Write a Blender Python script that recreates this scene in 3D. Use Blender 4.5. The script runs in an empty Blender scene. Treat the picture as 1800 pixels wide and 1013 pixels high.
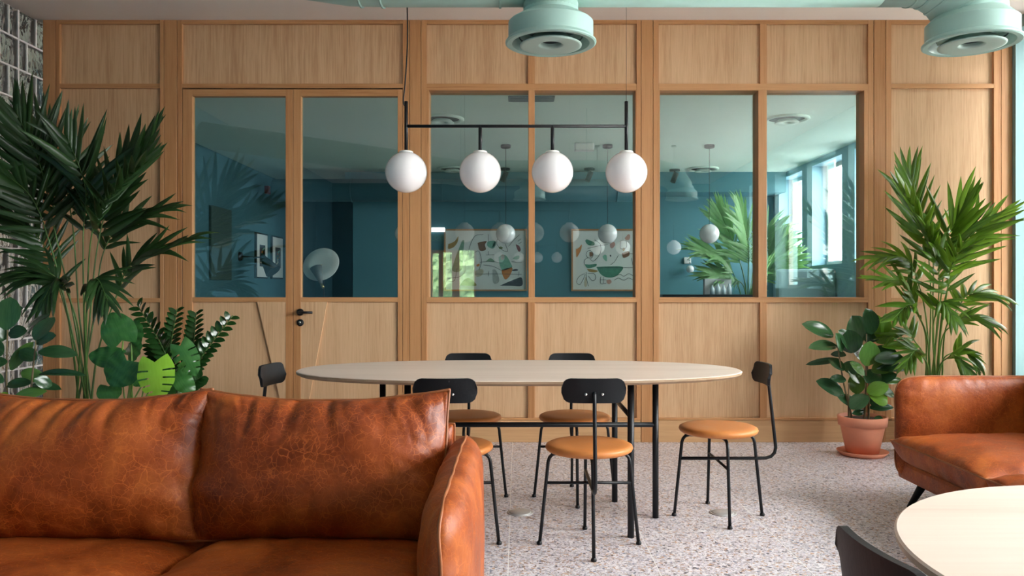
import bpy, bmesh, math, random
from mathutils import Vector, Matrix, noise
R = math.radians
PI = math.pi
random.seed(11)
scn = bpy.context.scene
COL = scn.collection

# ------------------------------------------------------------------ camera
CAMZ, F, CX, CY = 1.13, 1400.0, 910.0, 506.0
cam_d = bpy.data.cameras.new('camera')
cam_d.sensor_width = 36.0
cam_d.sensor_fit = 'HORIZONTAL'
cam_d.lens = 36.0 * F / 1800.0
cam_d.shift_x = -(CX - 900.0) / 1800.0
cam_d.shift_y = (CY - 506.5) / 1800.0
cam_d.clip_start = 0.05
cam = bpy.data.objects.new('camera', cam_d)
COL.objects.link(cam)
cam.location = (0, 0, CAMZ)
cam.rotation_euler = (PI / 2, 0, 0)
scn.camera = cam

# ------------------------------------------------------------------ sky, exposure
world = bpy.data.worlds.new('overcast_sky')
scn.world = world
world.use_nodes = True
wn = world.node_tree.nodes
wn['Background'].inputs['Color'].default_value = (1.0, 0.975, 0.96, 1)
wn['Background'].inputs['Strength'].default_value = 41.0
vs = scn.view_settings
vs.view_transform = 'Standard'
vs.look = 'None'
vs.gamma = 1.0
vs.use_curve_mapping = False
vs.exposure = 0.0
scn.cycles.caustics_refractive = False
scn.cycles.caustics_reflective = False
scn.cycles.max_bounces = 10
scn.cycles.diffuse_bounces = 6
scn.cycles.transparent_max_bounces = 16

# room numbers (metres): the camera's own foot is the origin, +Y runs to the timber wall
YW = 5.816            # face of the timber wall
XL, XR = -3.469, 3.614
ZC = 3.087            # ceiling of the lounge
YB = -3.2             # wall behind the camera
YF, ZF = 11.27, 2.69  # end wall and ceiling of the room behind the glass

# daylight portals, one at each opening of the window wall
WIN_Y = [5.56, 3.54, 2.30, 1.06, -0.18]     # lounge
WIN_YF = [6.85, 8.09, 9.33, 10.57]                        # room behind
WW = 0.90
def win_w(wy): return 0.44 if wy == 5.56 else WW
def win_z(wy): return (0.45, 3.0) if wy == 5.56 else ((1.12, 2.72) if wy < YW else (1.40, 2.62))
for wy in WIN_Y + WIN_YF:
    bot, top = win_z(wy)
    ld = bpy.data.lights.new('window_portal', 'AREA')
    ld.shape = 'RECTANGLE'
    ld.size = top - bot
    ld.size_y = win_w(wy)
    ld.cycles.is_portal = True
    lo = bpy.data.objects.new('window_portal', ld)
    COL.objects.link(lo)
    lo.location = (XR + 0.30, wy, (bot + top) / 2)
    lo.rotation_euler = (0, R(90), 0)     # shines towards -X

# ------------------------------------------------------------------ helpers
def at(px, py, Y):
    "point at distance Y whose picture lies at pixel (px, py)"
    return Vector(((px - CX) * Y / F, Y, CAMZ - (py - CY) * Y / F))

def tag(o, label=None, cat=None, group=None, kind=None):
    if label: o['label'] = label
    if cat: o['category'] = cat
    if group: o['group'] = group
    if kind: o['kind'] = kind
    return o

def empty(name, loc=(0, 0, 0), rz=0.0):
    o = bpy.data.objects.new(name, None)
    o.empty_display_size = 0.1
    COL.objects.link(o)
    o.location = loc
    o.rotation_euler = (0, 0, rz)
    return o

def thing(name, label, cat, loc=(0, 0, 0), rz=0.0, group=None):
    return tag(empty(name, loc, rz), label, cat, group)

class MB:
    def __init__(s):
        s.v = []; s.f = []; s.sm = []
    def add(s, verts, faces, smooth=False):
        b = len(s.v)
        s.v += [Vector(p) for p in verts]
        for f in faces:
            s.f.append([i + b for i in f]); s.sm.append(smooth)
        return s
    def box(s, x0, x1, y0, y1, z0, z1, bev=0.0):
        x0, x1 = min(x0, x1), max(x0, x1); y0, y1 = min(y0, y1), max(y0, y1); z0, z1 = min(z0, z1), max(z0, z1)
        if bev <= 0:
            vs_ = [(x, y, z) for x in (x0, x1) for y in (y0, y1) for z in (z0, z1)]
            return s.add(vs_, [(0, 1, 3, 2), (4, 6, 7, 5), (0, 4, 5, 1), (2, 3, 7, 6), (0, 2, 6, 4), (1, 5, 7, 3)])
        bm = bmesh.new()
        bmesh.ops.create_cube(bm, size=1)
        for v in bm.verts:
            v.co = Vector(((x0 + x1) / 2 + v.co.x * (x1 - x0), (y0 + y1) / 2 + v.co.y * (y1 - y0), (z0 + z1) / 2 + v.co.z * (z1 - z0)))
        bmesh.ops.bevel(bm, geom=bm.edges[:], offset=bev, segments=2 if bev > 0.004 else 1, affect='EDGES', profile=0.6)
        bm.verts.ensure_lookup_table()
        s.add([v.co.copy() for v in bm.verts], [[v.index for v in f.verts] for f in bm.faces])
        bm.free()
        return s
    def tube(s, pts, r, n=10, cap=True, smooth=True):
        pts = [Vector(p) for p in pts]
        k = len(pts)
        rs = r if isinstance(r, (list, tuple)) else [r] * k
        tang = []
        for i in range(k):
            a = pts[max(i - 1, 0)]; b = pts[min(i + 1, k - 1)]
            t = (b - a); tang.append(t.normalized() if t.length > 1e-9 else Vector((0, 0, 1)))
        ref = Vector((0, 0, 1)) if abs(tang[0].z) < 0.9 else Vector((0, 1, 0))
        u = tang[0].cross(ref).normalized()
        vs_ = []
        for i in range(k):
            t = tang[i]
            u = (u - t * u.dot(t))
            u = u.normalized() if u.length > 1e-6 else t.orthogonal().normalized()
            w = t.cross(u)
            for j in range(n):
                a = 2 * PI * j / n
                vs_.append(pts[i] + (u * math.cos(a) + w * math.sin(a)) * rs[i])
        fs = [(i * n + j, i * n + (j + 1) % n, (i + 1) * n + (j + 1) % n, (i + 1) * n + j) for i in range(k - 1) for j in range(n)]
        s.add(vs_, fs, smooth)
        if cap:
            b = len(s.v) - k * n
            s.f.append([b + j for j in range(n)][::-1]); s.sm.append(False)
            s.f.append([b + (k - 1) * n + j for j in range(n)]); s.sm.append(False)
        return s
    def lathe(s, prof, c=(0, 0, 0), n=32, smooth=True, axis='z'):
        c = Vector(c); vs_ = []; k = len(prof)
        for (r, z) in prof:
            r = max(r, 1e-5)
            for j in range(n):
                a = 2 * PI * j / n
                if axis == 'z': p = Vector((r * math.cos(a), r * math.sin(a), z))
                elif axis == 'y': p = Vector((r * math.cos(a), z, -r * math.sin(a)))
                else: p = Vector((z, r * math.cos(a), r * math.sin(a)))
                vs_.append(c + p)
        fs = [(i * n + j, i * n + (j + 1) % n, (i + 1) * n + (j + 1) % n, (i + 1) * n + j) for i in range(k - 1) for j in range(n)]
        return s.add(vs_, fs, smooth)
    def rings(s, prof, c=(0, 0, 0), n=48):
        "lathe whose profile steps keep their edges"
        for p, q in zip(prof[:-1], prof[1:]): s.lathe([p, q], c, n)
        return s
    def sphere(s, c, r, n=32, m=20, squash=1.0):
        prof = [(r * math.sin(PI * i / m), -r * squash * math.cos(PI * i / m)) for i in range(m + 1)]
        return s.lathe(prof, c, n)
    def prism(s, pts, d, smooth=False):
        "pts: closed outline (3-D), extruded by vector d"
        k = len(pts); d = Vector(d)
        vs_ = [Vector(p) for p in pts] + [Vector(p) + d for p in pts]
        fs = [list(range(k))[::-1], list(range(k, 2 * k))]
        s.add(vs_, fs)
        b = len(s.v) - 2 * k
        for i in range(k):
            s.f.append([b + i, b + (i + 1) % k, b + k + (i + 1) % k, b + k + i]); s.sm.append(smooth)
        return s
    def mesh(s, name, off=None):
        me = bpy.data.meshes.new(name)
        vv = [(p - off) if off is not None else p for p in s.v]
        me.from_pydata([tuple(p) for p in vv], [], s.f)
        me.polygons.foreach_set('use_smooth', s.sm)
        bm = bmesh.new(); bm.from_mesh(me)
        bmesh.ops.recalc_face_normals(bm, faces=bm.faces[:])
        bm.to_mesh(me); bm.free()
        me.update()
        return me
    def build(s, name, mat, parent=None, world=False):
        off = None
        if world:
            if parent is not None:
                off = parent.location + (parent.parent.location if parent.parent else Vector((0, 0, 0)))
        me = s.mesh(name, off)
        return link(name, me, mat, parent)

def link(name, me, mat, parent=None):
    o = bpy.data.objects.new(name, me)
    COL.objects.link(o)
    if mat is not None and len(me.materials) == 0: me.materials.append(mat)
    if parent is not None: o.parent = parent
    return o

def copy_tree(o, parent=None):
    c = o.copy(); COL.objects.link(c); c.parent = parent
    for ch in list(o.children): copy_tree(ch, c)
    return c

def bez(pts, n):
    "smooth curve through pts (Catmull-Rom)"
    P = [Vector(p) for p in pts]
    P = [P[0] * 2 - P[1]] + P + [P[-1] * 2 - P[-2]]
    out = []
    m = len(P) - 3
    for i in range(n + 1):
        t = i / n * m
        k = min(int(t), m - 1); t -= k
        a, b, c, d = P[k:k + 4]
        out.append(0.5 * ((2 * b) + (c - a) * t + (2 * a - 5 * b + 4 * c - d) * t * t + (3 * b - a - 3 * c + d) * t ** 3))
    return out

# ------------------------------------------------------------------ materials
def new_mat(name):
    m = bpy.data.materials.new(name); m.use_nodes = True
    nt = m.node_tree
    return m, nt, nt.nodes['Principled BSDF']

def N(nt, t, **kw):
    n = nt.nodes.new(t)
    for k, v in kw.items():
        if k.startswith('i_'): n.inputs[k[2:].replace('_', ' ')].default_value = v
        else: setattr(n, k, v)
    return n

def c4(c): return (c[0], c[1], c[2], 1.0)

def ramp(nt, stops, interp='LINEAR'):
    r = nt.nodes.new('ShaderNodeValToRGB')
    r.color_ramp.interpolation = interp
    el = r.color_ramp.elements
    while len(el) < len(stops): el.new(0.5)
    for e, (p, c) in zip(el, stops):
        e.position = p
        e.color = c4(c) if not isinstance(c, (int, float)) else (c, c, c, 1)
    return r

def coords(nt, scale=(1, 1, 1), rand=0.0, kind='Object'):
    tc = N(nt, 'ShaderNodeTexCoord')
    mp = N(nt, 'ShaderNodeMapping')
    mp.inputs['Scale'].default_value = scale
    nt.links.new(tc.outputs[kind], mp.inputs['Vector'])
    if rand:
        oi = N(nt, 'ShaderNodeObjectInfo')
        mu = N(nt, 'ShaderNodeMath', operation='MULTIPLY'); mu.inputs[1].default_value = rand
        nt.links.new(oi.outputs['Random'], mu.inputs[0])
        cb = N(nt, 'ShaderNodeCombineXYZ')
        for k in 'XYZ': nt.links.new(mu.outputs[0], cb.inputs[k])
        nt.links.new(cb.outputs[0], mp.inputs['Location'])
    return mp.outputs[0]

def plain(name, col, rough=0.5, metal=0.0, var=0.0, vscale=8.0, bump=0.0, bscale=60.0, spec=0.5, coat=0.0):
    m, nt, b = new_mat(name)
    b.inputs['Base Color'].default_value = c4(col)
    b.inputs['Roughness'].default_value = rough
    b.inputs['Metallic'].default_value = metal
    b.inputs['Specular IOR Level'].default_value = spec
    b.inputs['Coat Weight'].default_value = coat
    co = coords(nt)
    if var:
        nz = N(nt, 'ShaderNodeTexNoise', i_Scale=vscale, i_Detail=4.0)
        nt.links.new(co, nz.inputs['Vector'])
        r = ramp(nt, [(0.3, [c * (1 - var) for c in col]), (0.7, [min(1, c * (1 + var)) for c in col])])
        nt.links.new(nz.outputs['Fac'], r.inputs['Fac'])
        nt.links.new(r.outputs['Color'], b.inputs['Base Color'])
    if bump:
        nz = N(nt, 'ShaderNodeTexNoise', i_Scale=bscale, i_Detail=3.0)
        nt.links.new(co, nz.inputs['Vector'])
        bp = N(nt, 'ShaderNodeBump', i_Strength=bump, i_Distance=0.01)
        nt.links.new(nz.outputs['Fac'], bp.inputs['Height'])
        nt.links.new(bp.outputs['Normal'], b.inputs['Normal'])
    return m

def wood(name, lo, hi, grain='z', rough=0.5, fine=1.0, knots=False, mixf=0.45):
    m, nt, b = new_mat(name)
    st = {'z': (1, 1, 0.035), 'x': (0.035, 1, 1), 'y': (1, 0.035, 1)}[grain]
    co = coords(nt, st, 37.0)
    n1 = N(nt, 'ShaderNodeTexNoise', i_Scale=9.0 * fine, i_Detail=4.0, i_Roughness=0.6, i_Distortion=0.4)
    n2 = N(nt, 'ShaderNodeTexNoise', i_Scale=110.0 * fine, i_Detail=3.0, i_Roughness=0.65)
    nt.links.new(co, n1.inputs['Vector']); nt.links.new(co, n2.inputs['Vector'])
    ad = N(nt, 'ShaderNodeMath', operation='MULTIPLY_ADD'); ad.inputs[1].default_value = 1 - mixf
    sc = N(nt, 'ShaderNodeMath', operation='MULTIPLY'); sc.inputs[1].default_value = mixf
    nt.links.new(n2.outputs['Fac'], sc.inputs[0])
    nt.links.new(n1.outputs['Fac'], ad.inputs[0]); nt.links.new(sc.outputs[0], ad.inputs[2])
    oi = N(nt, 'ShaderNodeObjectInfo')
    sh = N(nt, 'ShaderNodeMath', operation='MULTIPLY_ADD'); sh.inputs[1].default_value = 0.10; sh.inputs[2].default_value = -0.05
    nt.links.new(oi.outputs['Random'], sh.inputs[0])
    s2 = N(nt, 'ShaderNodeMath', operation='ADD')
    nt.links.new(ad.outputs[0], s2.inputs[0]); nt.links.new(sh.outputs[0], s2.inputs[1])
    r = ramp(nt, [(0.33, lo), (0.5, [(a + 2 * c) / 3 for a, c in zip(lo, hi)]), (0.66, hi)])
    nt.links.new(s2.outputs[0], r.inputs['Fac'])
    colout = r.outputs['Color']
    if knots:
        vk = N(nt, 'ShaderNodeTexVoronoi', i_Scale=1.6)
        tc2 = coords(nt, (1, 1, 0.8), 11.0)
        nt.links.new(tc2, vk.inputs['Vector'])
        rk = ramp(nt, [(0.015, 1.0), (0.05, 0.0)])
        nt.links.new(vk.outputs['Distance'], rk.inputs['Fac'])
        mx = N(nt, 'ShaderNodeMix', data_type='RGBA')
        nt.links.new(rk.outputs['Color'], mx.inputs['Factor'])
        nt.links.new(colout, mx.inputs['A']); mx.inputs['B'].default_value = c4([c * 0.35 for c in lo])
        colout = mx.outputs['Result']
    nt.links.new(colout, b.inputs['Base Color'])
    b.inputs['Roughness'].default_value = rough
    b.inputs['Specular IOR Level'].default_value = 0.35
    bp = N(nt, 'ShaderNodeBump', i_Strength=0.12, i_Distance=0.002)
    nt.links.new(n2.outputs['Fac'], bp.inputs['Height']); nt.links.new(bp.outputs['Normal'], b.inputs['Normal'])
    return m

def leather(name, dark, mid, light, vein=1.0, rough=0.38, scale=1.0, rand=9.0):
    m, nt, b = new_mat(name)
    co = coords(nt, (1, 1, 1), rand)
    base = N(nt, 'ShaderNodeTexNoise', i_Scale=4.5 * scale, i_Detail=6.0, i_Roughness=0.62, i_Distortion=0.5)
    nt.links.new(co, base.inputs['Vector'])
    rb = ramp(nt, [(0.28, dark), (0.50, mid), (0.74, light)])
    nt.links.new(base.outputs['Fac'], rb.inputs['Fac'])
    # scratches: thin cell edges, twice, on warped coordinates
    wz = N(nt, 'ShaderNodeTexNoise', i_Scale=14.0 * scale, i_Detail=3.0)
    nt.links.new(co, wz.inputs['Vector'])
    wa = N(nt, 'ShaderNodeVectorMath', operation='MULTIPLY_ADD')
    wa.inputs[1].default_value = (0.045, 0.045, 0.045)
    nt.links.new(wz.outputs['Color'], wa.inputs[0]); nt.links.new(co, wa.inputs[2])
    masks = []
    for sc_, th in ((24.0, 0.030), (55.0, 0.05)):
        vo = N(nt, 'ShaderNodeTexVoronoi', feature='DISTANCE_TO_EDGE', i_Scale=sc_ * scale)
        nt.links.new(wa.outputs[0], vo.inputs['Vector'])
        rv = ramp(nt, [(0.0, 1.0), (th, 0.0)])
        nt.links.new(vo.outputs['Distance'], rv.inputs['Fac'])
        mz = N(nt, 'ShaderNodeTexNoise', i_Scale=sc_ * 0.5 * scale, i_Detail=2.0)
        nt.links.new(co, mz.inputs['Vector'])
        rm = ramp(nt, [(0.32, 0.0), (0.62, 1.0)])
        nt.links.new(mz.outputs['Fac'], rm.inputs['Fac'])
        mu = N(nt, 'ShaderNodeMath', operation='MULTIPLY')
        nt.links.new(rv.outputs['Color'], mu.inputs[0]); nt.links.new(rm.outputs['Color'], mu.inputs[1])
        masks.append(mu.outputs[0])
    mm = N(nt, 'ShaderNodeMath', operation='MAXIMUM')
    nt.links.new(masks[0], mm.inputs[0]); nt.links.new(masks[1], mm.inputs[1])
    ms = N(nt, 'ShaderNodeMath', operation='MULTIPLY'); ms.inputs[1].default_value = 0.50 * vein
    nt.links.new(mm.outputs[0], ms.inputs[0])
    mx = N(nt, 'ShaderNodeMix', data_type='RGBA')
    nt.links.new(ms.outputs[0], mx.inputs['Factor'])
    nt.links.new(rb.outputs['Color'], mx.inputs['A'])
    mx.inputs['B'].default_value = c4([min(1, c * 1.5) for c in light])
    nt.links.new(mx.outputs['Result'], b.inputs['Base Color'])
    b.inputs['Specular IOR Level'].default_value = 0.38
    rr = ramp(nt, [(0.3, rough * 0.85), (0.7, rough * 1.25)])
    nt.links.new(base.outputs['Fac'], rr.inputs['Fac']); nt.links.new(rr.outputs['Color'], b.inputs['Roughness'])
    bn = N(nt, 'ShaderNodeTexNoise', i_Scale=26.0 * scale, i_Detail=5.0, i_Roughness=0.6)
    nt.links.new(co, bn.inputs['Vector'])
    bp = N(nt, 'ShaderNodeBump', i_Strength=0.25 * vein, i_Distance=0.01)
    nt.links.new(bn.outputs['Fac'], bp.inputs['Height']); nt.links.new(bp.outputs['Normal'], b.inputs['Normal'])
    return m

def terrazzo(name):
    m, nt, b = new_mat(name)
    tc = N(nt, 'ShaderNodeNewGeometry')
    def layer(scale, stops):
        vo = N(nt, 'ShaderNodeTexVoronoi', i_Scale=scale)
        nt.links.new(tc.outputs['Position'], vo.inputs['Vector'])
        sp = N(nt, 'ShaderNodeSeparateColor')
        nt.links.new(vo.outputs['Color'], sp.inputs['Color'])
        r = ramp(nt, stops, 'CONSTANT')
        nt.links.new(sp.outputs['Red'], r.inputs['Fac'])
        return vo, sp, r
    W_, G_, LV, BR, OR, DK, BL = (0.75, 0.72, 0.75), (0.42, 0.395, 0.43), (0.58, 0.54, 0.61), (0.32, 0.21, 0.16), (0.52, 0.33, 0.22), (0.07, 0.065, 0.08), (0.17, 0.19, 0.27)
    v1, s1, r1 = layer(95.0, [(0.0, W_), (0.22, LV), (0.44, G_), (0.60, BR), (0.68, W_), (0.80, OR), (0.87, DK), (0.92, BL), (0.96, G_)])
    v2, s2, r2 = layer(210.0, [(0.0, W_), (0.35, LV), (0.6, G_), (0.85, OR), (0.93, DK)])
    # some cells of the coarse layer give way to fine chips
    gt = N(nt, 'ShaderNodeMath', operation='GREATER_THAN'); gt.inputs[1].default_value = 0.55
    nt.links.new(s1.outputs['Green'], gt.inputs[0])
    mx = N(nt, 'ShaderNodeMix', data_type='RGBA')
    nt.links.new(gt.outputs[0], mx.inputs['Factor'])
    nt.links.new(r1.outputs['Color'], mx.inputs['A']); nt.links.new(r2.outputs['Color'], mx.inputs['B'])
    nt.links.new(mx.outputs['Result'], b.inputs['Base Color'])
    b.inputs['Roughness'].default_value = 0.34
    b.inputs['Specular IOR Level'].default_value = 0.5
    return m

def leafmat(name, dark, light, rough=0.3, trans=0.25, rand=True, spec=0.5):
    m, nt, b = new_mat(name)
    oi = N(nt, 'ShaderNodeObjectInfo')
    r = ramp(nt, [(0.0, dark), (1.0, light)])
    nz = N(nt, 'ShaderNodeTexNoise', i_Scale=3.0, i_Detail=3.0)
    nt.links.new(coords(nt, (6, 1, 1), 5.0), nz.inputs['Vector'])
    ad = N(nt, 'ShaderNodeMath', operation='MULTIPLY_ADD'); ad.inputs[1].default_value = 0.6
    s = N(nt, 'ShaderNodeMath', operation='SUBTRACT'); s.inputs[1].default_value = 0.2
    nt.links.new(nz.outputs['Fac'], s.inputs[0])
    nt.links.new(oi.outputs['Random'], ad.inputs[0]); nt.links.new(s.outputs[0], ad.inputs[2])
    nt.links.new(ad.outputs[0], r.inputs['Fac'])
    nt.links.new(r.outputs['Color'], b.inputs['Base Color'])
    b.inputs['Roughness'].default_value = rough
    b.inputs['Specular IOR Level'].default_value = spec
    tr = N(nt, 'ShaderNodeBsdfTranslucent')
    hs = N(nt, 'ShaderNodeHueSaturation'); hs.inputs['Value'].default_value = 2.2; hs.inputs['Hue'].default_value = 0.48
    nt.links.new(r.outputs['Color'], hs.inputs['Color'])
    nt.links.new(hs.outputs['Color'], tr.inputs['Color'])
    mx = N(nt, 'ShaderNodeMixShader'); mx.inputs[0].default_value = trans
    nt.links.new(b.outputs[0], mx.inputs[1]); nt.links.new(tr.outputs[0], mx.inputs[2])
    nt.links.new(mx.outputs[0], nt.nodes['Material Output'].inputs['Surface'])
    return m

def pane_mat(name, refl=0.09, tint=(0.90, 0.96, 0.96)):
    m, nt, b = new_mat(name)
    nt.nodes.remove(b)
    lw = N(nt, 'ShaderNodeLayerWeight'); lw.inputs['Blend'].default_value = 0.5
    pw = N(nt, 'ShaderNodeMath', operation='POWER'); pw.inputs[1].default_value = 5.0
    nt.links.new(lw.outputs['Facing'], pw.inputs[0])
    ma = N(nt, 'ShaderNodeMath', operation='MULTIPLY_ADD'); ma.inputs[1].default_value = 1 - refl; ma.inputs[2].default_value = refl
    nt.links.new(pw.outputs[0], ma.inputs[0])
    tr = N(nt, 'ShaderNodeBsdfTransparent'); tr.inputs['Color'].default_value = c4(tint)
    gl = N(nt, 'ShaderNodeBsdfGlossy'); gl.inputs['Roughness'].default_value = 0.0
    gl.inputs['Color'].default_value = (0.95, 1, 1, 1)
    mx = N(nt, 'ShaderNodeMixShader')
    nt.links.new(ma.outputs[0], mx.inputs[0]); nt.links.new(tr.outputs[0], mx.inputs[1]); nt.links.new(gl.outputs[0], mx.inputs[2])
    nt.links.new(mx.outputs[0], nt.nodes['Material Output'].inputs['Surface'])
    return m

def block_mat(name):
    m, nt, b = new_mat(name)
    b.inputs['Base Color'].default_value = (0.86, 0.90, 0.90, 1)
    b.inputs['Roughness'].default_value = 0.06
    b.inputs['IOR'].default_value = 1.42
    b.inputs['Transmission Weight'].default_value = 0.93
    co = coords(nt, (1, 1, 0.6), 50.0)
    nz = N(nt, 'ShaderNodeTexNoise', i_Scale=9.0, i_Detail=1.5, i_Distortion=1.6)
    nt.links.new(co, nz.inputs['Vector'])
    bp = N(nt, 'ShaderNodeBump', i_Strength=0.9, i_Distance=0.05)
    nt.links.new(nz.outputs['Fac'], bp.inputs['Height']); nt.links.new(bp.outputs['Normal'], b.inputs['Normal'])
    return m

def emit(name, col, s):
    m, nt, b = new_mat(name)
    b.inputs['Base Color'].default_value = c4(col)
    b.inputs['Emission Color'].default_value = c4(col)
    b.inputs['Emission Strength'].default_value = s
    return m

M = {}
M['panel'] = wood('oak_veneer', (0.48, 0.275, 0.140), (0.68, 0.445, 0.26), 'z', 0.5, 1.0, mixf=0.6)
M['oak_v'] = wood('oak_frame_upright', (0.38, 0.165, 0.060), (0.56, 0.29, 0.130), 'z', 0.45, 0.8, True)
M['oak_h'] = wood('oak_frame_level', (0.38, 0.165, 0.060), (0.58, 0.31, 0.140), 'x', 0.45, 0.8)
M['plinth'] = wood('oak_plinth', (0.42, 0.22, 0.095), (0.64, 0.39, 0.20), 'x', 0.45, 0.5)
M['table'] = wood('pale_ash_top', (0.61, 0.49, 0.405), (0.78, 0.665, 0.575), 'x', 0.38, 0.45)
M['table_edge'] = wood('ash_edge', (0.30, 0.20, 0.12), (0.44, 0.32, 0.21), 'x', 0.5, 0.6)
M['sofa'] = leather('aged_tan_leather', (0.13, 0.019, 0.0035), (0.28, 0.055, 0.008), (0.45, 0.122, 0.020), 1.0, 0.45)
M['seat'] = leather('tan_seat_leather', (0.50, 0.175, 0.045), (0.54, 0.195, 0.052), (0.58, 0.22, 0.062), 0.12, 0.42)
M['piping'] = plain('leather_piping', (0.27, 0.085, 0.025), 0.5, var=0.2)
M['black'] = plain('black_steel', (0.007, 0.008, 0.010), 0.42, 0.0, spec=0.35)
M['blackwood'] = plain('black_stained_wood', (0.007, 0.008, 0.010), 0.5, bump=0.05, spec=0.25)
M['chrome'] = plain('bright_steel', (0.72, 0.71, 0.69), 0.22, 1.0)
M['satin'] = plain('satin_steel', (0.62, 0.62, 0.62), 0.45, 0.55)
M['opal'] = plain('opal_glass', (0.86, 0.84, 0.85), 0.12, coat=0.6)
M['opal'].node_tree.nodes['Principled BSDF'].inputs['Subsurface Weight'].default_value = 0.6
M['opal'].node_tree.nodes['Principled BSDF'].inputs['Subsurface Radius'].default_value = (0.3, 0.3, 0.3)
M['opal'].node_tree.nodes['Principled BSDF'].inputs['Subsurface Scale'].default_value = 0.3
M['duct'] = plain('sage_duct_paint', (0.32, 0.50, 0.45), 0.42, var=0.04)
M['duct_in'] = plain('duct_throat', (0.025, 0.07, 0.07), 0.6)  # dark colour stands in for the shade inside the air outlets
M['hole'] = plain('duct_dark', (0.008, 0.02, 0.022), 0.8)  # near-black disc colour stands in for the shade in the opening
M['duct_face'] = plain('sage_face_paint', (0.36, 0.50, 0.45), 0.45)
M['ceil'] = plain('off_white_plaster', (0.86, 0.81, 0.775), 0.85, var=0.03, vscale=1.2)
M['ceil_far'] = plain('pale_green_plaster', (0.66, 0.80, 0.72), 0.8, var=0.03, vscale=1.2)
M['teal'] = plain('blue_teal_paint', (0.042, 0.135, 0.165), 0.6, var=0.04, vscale=2.0)  # shaded copy of the far-room paint, light falloff put into the colour
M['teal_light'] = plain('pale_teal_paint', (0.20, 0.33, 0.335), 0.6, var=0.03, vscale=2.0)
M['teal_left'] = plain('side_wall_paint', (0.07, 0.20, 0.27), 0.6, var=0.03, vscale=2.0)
M['teal_end'] = plain('blue_teal_end_paint', (0.085, 0.245, 0.295), 0.6, var=0.04, vscale=2.0)  # middle step of the far-room paint, light falloff put into the colour
M['teal_far_right'] = plain('pale_blue_paint', (0.26, 0.46, 0.56), 0.6, var=0.03, vscale=2.0)  # lit copy of the far-room paint, window light put into the colour
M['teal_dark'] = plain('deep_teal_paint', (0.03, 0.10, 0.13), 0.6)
M['mortar'] = plain('white_mortar', (0.80, 0.79, 0.80), 0.8, bump=0.1)
M['block'] = block_mat('wavy_glass_block')
M['pane'] = pane_mat('partition_glass')
M['pane_win'] = pane_mat('window_glass', 0.04, (0.97, 0.99, 0.99))
M['pane_film'] = pane_mat('window_glass_with_film', 0.04, (0.66, 0.67, 0.67))  # made-up film, only there to dim the window in the corner
M['pane_tint'] = pane_mat('tinted_window_glass', 0.04, (0.66, 0.67, 0.67))  # made-up tint that cuts the daylight of the far-room windows
M['terrazzo'] = terrazzo('terrazzo')
M['grout'] = plain('pale_grout', (0.86, 0.84, 0.82), 0.7)
M['slab'] = plain('grey_slab', (0.60, 0.56, 0.54), 0.5, var=0.1)
M['white'] = plain('white_paint', (0.78, 0.78, 0.76), 0.45)
M['white_frame'] = plain('cream_window_frame', (0.72, 0.69, 0.63), 0.45)
M['terracotta'] = plain('terracotta', (0.70, 0.27, 0.16), 0.7, var=0.10, vscale=5, bump=0.06)
M['soil'] = plain('potting_soil', (0.045, 0.028, 0.018), 0.95, var=0.5, vscale=60, bump=0.9, bscale=120)
M['pot_grey'] = plain('grey_planter', (0.16, 0.16, 0.16), 0.6, var=0.1)
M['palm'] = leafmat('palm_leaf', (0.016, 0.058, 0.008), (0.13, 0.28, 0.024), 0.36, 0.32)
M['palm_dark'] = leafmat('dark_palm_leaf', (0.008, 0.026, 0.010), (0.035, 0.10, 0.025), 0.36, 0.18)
M['palm_far'] = leafmat('pale_palm_leaf', (0.14, 0.30, 0.10), (0.32, 0.52, 0.26), 0.45, 0.35)
M['stem'] = plain('palm_stem', (0.14, 0.27, 0.045), 0.45, var=0.25)
M['stem_dark'] = plain('dark_palm_stem', (0.07, 0.15, 0.03), 0.45, var=0.3)
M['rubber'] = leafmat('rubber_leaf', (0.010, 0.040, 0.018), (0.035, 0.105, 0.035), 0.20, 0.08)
M['rubber_mid'] = leafmat('green_rubber_leaf', (0.040, 0.11, 0.02), (0.085, 0.20, 0.04), 0.24, 0.15)
M['rubber_lime'] = leafmat('young_rubber_leaf', (0.10, 0.25, 0.02), (0.17, 0.36, 0.04), 0.25, 0.3)
M['bark'] = plain('plant_bark', (0.16, 0.12, 0.06), 0.8, var=0.3, vscale=30)
M['monstera'] = leafmat('monstera_leaf', (0.014, 0.085, 0.022), (0.055, 0.19, 0.045), 0.22, 0.12)
M['monstera_lime'] = leafmat('young_monstera_leaf', (0.22, 0.50, 0.03), (0.30, 0.60, 0.06), 0.25, 0.3)
M['zz'] = leafmat('glossy_zz_leaf', (0.008, 0.040, 0.010), (0.025, 0.085, 0.018), 0.16, 0.06)
M['brass'] = plain('brass', (0.62, 0.45, 0.18), 0.3, 1.0)
M['paper'] = plain('art_paper', (0.80, 0.80, 0.76), 0.7)
M['red'] = plain('red_plastic', (0.45, 0.02, 0.02), 0.4)
M['orange_frame'] = plain('orange_timber', (0.60, 0.20, 0.04), 0.5, var=0.15)
M['sign_green'] = plain('sign_green', (0.16, 0.34, 0.18), 0.5)
M['tube_light'] = emit('tube_light', (1.0, 0.97, 0.93), 9.0)
M['ground'] = plain('pavement', (0.50, 0.48, 0.46), 0.9, var=0.1, vscale=1.0)
M['facade'] = plain('far_facade', (0.62, 0.58, 0.52), 0.9, var=0.08)
M['brown_wall'] = plain('brown_lobby_wall', (0.30, 0.19, 0.11), 0.8, var=0.3, vscale=2.0)
M['grey_card'] = plain('grey_card', (0.56, 0.56, 0.57), 0.6)
M['bottle'] = plain('clear_bottle', (0.55, 0.65, 0.70), 0.08, coat=0.3)
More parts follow.
